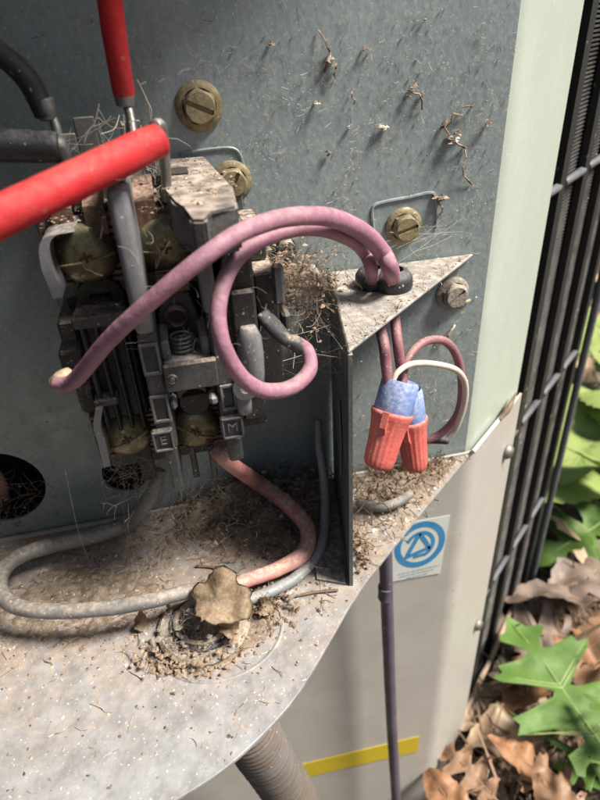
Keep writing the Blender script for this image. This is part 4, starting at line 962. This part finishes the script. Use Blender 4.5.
# ------------------------------------------------------------------ leaves on the ground
OAK = [(0, .012, .0), (.05, .012, .04), (.10, .05, .08), (.155, .16, .11), (.14, .21, .13), (.2, .2, .16), (.225, .07, .2), (.27, .05, .25), (.33, .19, .30), (.36, .33, .33), (.37, .39, .35), (.41, .35, .37), (.45, .37, .4), (.455, .27, .42), (.47, .09, .45), (.5, .055, .5), (.57, .16, .56), (.64, .29, .6), (.68, .32, .62), (.69, .25, .65), (.735, .25, .68), (.72, .1, .7), (.74, .045, .74), (.8, .09, .8), (.85, .16, .84), (.88, .14, .87), (.9, .075, .91), (1., .0, 1.)]
OVATE = [(x, .26*sin(pi*min(1, x**.8))**.75*(1+.06*sin(x*60)), x) for x in [k/24 for k in range(25)]]
OVATE[0] = (0, .01, 0); OVATE[-1] = (1, 0, 1)
def oak_leaf(seed, curl=.15, fold=.2, wave=.04, size=.14, ovate=False):
    "lobed leaf in local XY, stalk at the origin, along +X"
    rnd = random.Random(seed); bm = bmesh.new(); rows = []
    sh = lambda q: Vector((q.x, q.y, 0))+Vector((0, 0, -curl*(q.x-.4)**2+fold*abs(q.y)*1.0-1.2*fold*q.y*q.y+wave*noise.noise(Vector((q.x*5, q.y*5, seed)))))
    for sgn in (1, -1):
        rows = []
        for x, y, t in (OVATE if ovate else OAK):
            jx = 1+.08*noise.noise(Vector((x*6, sgn*3, seed)))
            o_ = Vector((x, y*sgn*jx*1.05, 0)); m_ = Vector((t, 0, 0))
            rows.append([bm.verts.new(sh(m_.lerp(o_, k/4))*size) for k in range(5)])
        for a, b in zip(rows, rows[1:]):
            for k in range(4):
                try: bm.faces.new((a[k], a[k+1], b[k+1], b[k]) if sgn > 0 else (a[k], b[k], b[k+1], a[k+1]))
                except ValueError: pass
    bmesh.ops.remove_doubles(bm, verts=bm.verts, dist=size*.0005)
    bmesh.ops.subdivide_edges(bm, edges=bm.edges, cuts=1, use_grid_fill=True, smooth=.3)
    bmesh.ops.solidify(bm, geom=list(bm.faces), thickness=.0004)
    vb = bmesh.new()
    mid = [sh(Vector((x, 0, 0)))*size+Vector((0, 0, .0003)) for x in [-.2, -.1, 0, .1, .2, .35, .5, .65, .8, .95]]
    sweep(vb, mid, [.0016*size/.14*(1-.08*k) for k in range(10)], 6)
    for x, y, t in ([(.3, .2, .15), (.5, .22, .35), (.7, .2, .55), (.85, .12, .7)] if ovate else OAK):
        if ovate or y > .19 and x in (.155, .37, .68, .85, .2, .36, .64):
            for sgn in (1, -1):
                t0 = max(.05, t-.1)
                sweep(vb, [sh(Vector((t0+(x-t0)*u, y*sgn*u, 0)))*size+Vector((0, 0, .0002)) for u in (0, .33, .66, .95)], [.0008*size/.14, .0006*size/.14, .0004*size/.14, .0002], 5)
    return bm, vb
def leaf_mat(nm, c1, c2, tr): return mat(nm, c1, .62, 0, c2, 40, specks=.25, speckcol=tuple(c*.45 for c in c2), sscale=220, bump=.6, bscale=160, trans=tr)
LG = leaf_mat('green_leaf', (.155, .28, .05), (.085, .17, .03), .35); LV = leaf_mat('leaf_vein', (.33, .42, .16), (.28, .36, .12), .2)
LB = [leaf_mat('brown_leaf', (.32, .19, .11), (.19, .11, .065), .15), leaf_mat('tan_leaf', (.52, .39, .26), (.36, .25, .16), .15), leaf_mat('grey_leaf', (.24, .18, .14), (.14, .1, .08), .1), leaf_mat('rust_leaf', (.36, .18, .09), (.24, .12, .06), .15)]
LBV = leaf_mat('brown_vein', (.4, .26, .15), (.3, .18, .1), .1)
LY = leaf_mat('sunlit_yellow_green_leaf', (.42, .5, .16), (.32, .42, .12), .4)  # pale tone puts the overexposed sunlight on far foliage into the leaf colour
def place_leaf(name, label, m1, m2, loc, heading, tilt, roll, seed, size, curl=.15, fold=.2, wave=.04, group=None, ovate=False):
    bm, vb = oak_leaf(seed, curl, fold, wave, size, ovate)
    Rm = (Matrix.Rotation(heading, 4, 'Z') @ Matrix.Rotation(tilt, 4, 'Y') @ Matrix.Rotation(roll, 4, 'X'))
    o = link(name, bm, m1, smooth=True); tag(o, label, 'leaf', group)
    link('vein', vb, m2, o, True)
    Rm.translation = Vector(loc); o.matrix_world = Rm; return o
def lw(px, py, h): return at(px, py, z=ZG+h)
def by_ends(name, label, m1, m2, base, tip, roll, seed, size_k=1., **k):
    a = lw(*base); b = lw(*tip); d = b-a; L_ = d.length
    h = math.atan2(d.y, d.x); t = -math.atan2(d.z, sqrt(d.x**2+d.y**2))
    return place_leaf(name, label, m1, m2, a, h, t, roll, seed, L_*size_k, **k)
by_ends('green_leaf', 'large green lobed oak leaf lying on brown litter, veins pale', LG, LV, (628, 782, .055), (508, 612, .075), radians(4), 3, curl=.1, fold=.08, wave=.05)
by_ends('green_leaf', 'green lobed oak leaf half shaded beside the coil guard', LG, LV, (640, 500, .075), (536, 560, .05), radians(-10), 5, curl=.3, fold=.15, wave=.06)
by_ends('green_leaf', 'pale yellow green leaf blade leaning over the litter beside the guard', LY, LV, (650, 500, .13), (562, 442, .15), radians(35), 8, curl=.1, fold=.2, ovate=True)
by_ends('green_leaf', 'bright green leaf overlapping the large oak leaf stalk', LG, LV, (640, 740, .09), (585, 690, .085), radians(30), 12, curl=.2, fold=.1)
by_ends('green_leaf', 'small green leaf tip poking out beneath the large oak leaf', LG, LV, (610, 775, .04), (552, 765, .035), radians(0), 15, curl=.1)
brown = [((500, 800, .05), (448, 750, .05), 0, 0), ((560, 790, .045), (500, 742, .06), 3, .4), ((470, 830, .05), (430, 775, .055), 3, -.3), ((590, 820, .05), (520, 765, .05), 0, .2), ((545, 720, .02), (480, 740, .03), 1, 0),
         ((600, 600, .06), (520, 590, .07), 2, .5), ((585, 640, .04), (505, 625, .05), 2, -.4), ((620, 560, .05), (560, 590, .06), 2, .2), ((560, 650, .03), (515, 700, .03), 3, .3), ((620, 665, .04), (545, 660, .04), 3, -.2),
         ((610, 430, .06), (560, 460, .06), 1, .3), ((640, 400, .08), (578, 420, .07), 1, -.3), ((500, 660, .02), (530, 720, .02), 1, .2), ((520, 690, .015), (470, 720, .02), 1, 0), ((600, 700, .02), (560, 640, .02), 0, .6), ((590, 540, .02), (540, 520, .04), 3, 0), ((640, 620, .04), (590, 670, .05), 0, .2), ((610, 330, .05), (585, 380, .03), 1, .2), ((620, 470, .03), (570, 480, .03), 0, .1), ((580, 840, .06), (540, 775, .07), 0, -.5), ((470, 760, .02), (500, 800, .03), 2, .3)]
for i, (a, b, c, rl) in enumerate(brown):
    by_ends('dead_leaf', ('curled chestnut brown dead leaf in the ground litter', 'flat tan dead leaf in the ground litter', 'grey brown withered dead leaf in the ground litter', 'rusty brown dead leaf in the ground litter')[c], LB[c], LBV, a, b, rl, 40+i, size_k=1.2, ovate=(i % 3 != 0), curl=random.Random(i).uniform(.1, .5), fold=random.Random(i+90).uniform(.05, .35), wave=.12, group='dead leaves %s' % ('chestnut', 'tan', 'grey', 'rusty')[c])
# long stick beside the base rail
bm = bmesh.new(); sweep(bm, catmull([lw(515, 600, .05), lw(492, 655, .04), lw(468, 705, .03), lw(440, 760, .02), lw(425, 790, .015)], 6), .0022, 8, wob=.3); tag(link('stick', bm, mat('pale_stick', (.45, .34, .24), .8, bump=.4), smooth=True), 'long pale straight stick lying along the cabinet base', 'stick')
# litter chips
bm = bmesh.new(); random.seed(5)
for k in range(2600):
    l = random.uniform(-.1, .5); n_ = random.uniform(.015, .4)
    p = gp(l, n_, ZG+random.uniform(0, .012)); crumb(bm, p, random.choice((.003, .005, .008, .012)), .35)
for k in range(500):
    p = gp(random.uniform(0, .3), random.uniform(.013, .1), ZG+random.uniform(0, .03)); fibre(bm, p, random.uniform(.02, .06), .0008, .5, 5)
lm = mat('litter', (.3, .2, .13), .9, 0, (.11, .07, .045), 70, bump=.3)
o = link('leaf_litter', bm, lm); o['kind'] = 'stuff'; tag(o, 'crumbled brown leaf litter covering the soil beside the cabinet', 'leaf litter')
# further leaves out beyond the guard
random.seed(31)
for i in range(26):
    px = random.uniform(560, 680); py = random.uniform(250, 560); p = lw(px, py, .03)
    c = random.choice((0, 1, 1, 2, 3))
    place_leaf('dead_leaf', ('curled chestnut brown dead leaf in the ground litter', 'flat tan dead leaf in the ground litter', 'grey brown withered dead leaf in the ground litter', 'rusty brown dead leaf in the ground litter')[c], LB[c], LBV, p, random.uniform(0, 6.28), random.uniform(-.4, .4), random.uniform(-.5, .5), 200+i, random.uniform(.09, .15), ovate=(i % 2 == 0), curl=random.uniform(.2, .8), fold=random.uniform(.1, .5), wave=.1, group='dead leaves %s' % ('chestnut', 'tan', 'grey', 'rusty')[c])
# leafy sprigs behind, mostly in the pale sunlit leaf tone
for i, (px, py, h) in enumerate(((596, 385, .12), (600, 350, .13), (602, 315, .12), (606, 430, .1), (604, 470, .09))):
    p = lw(px, py, h)
    for k in range(4):
        place_leaf('green_leaf', 'bright green leaf growing low beyond the coil guard', LG if k == 3 else LY, LV, p, random.uniform(2.5, 5.5), random.uniform(-.3, .5), random.uniform(-.5, .5), 300+i*7+k, random.uniform(.09, .15), curl=.4, fold=.2, ovate=True, group='green leaves beyond the guard')
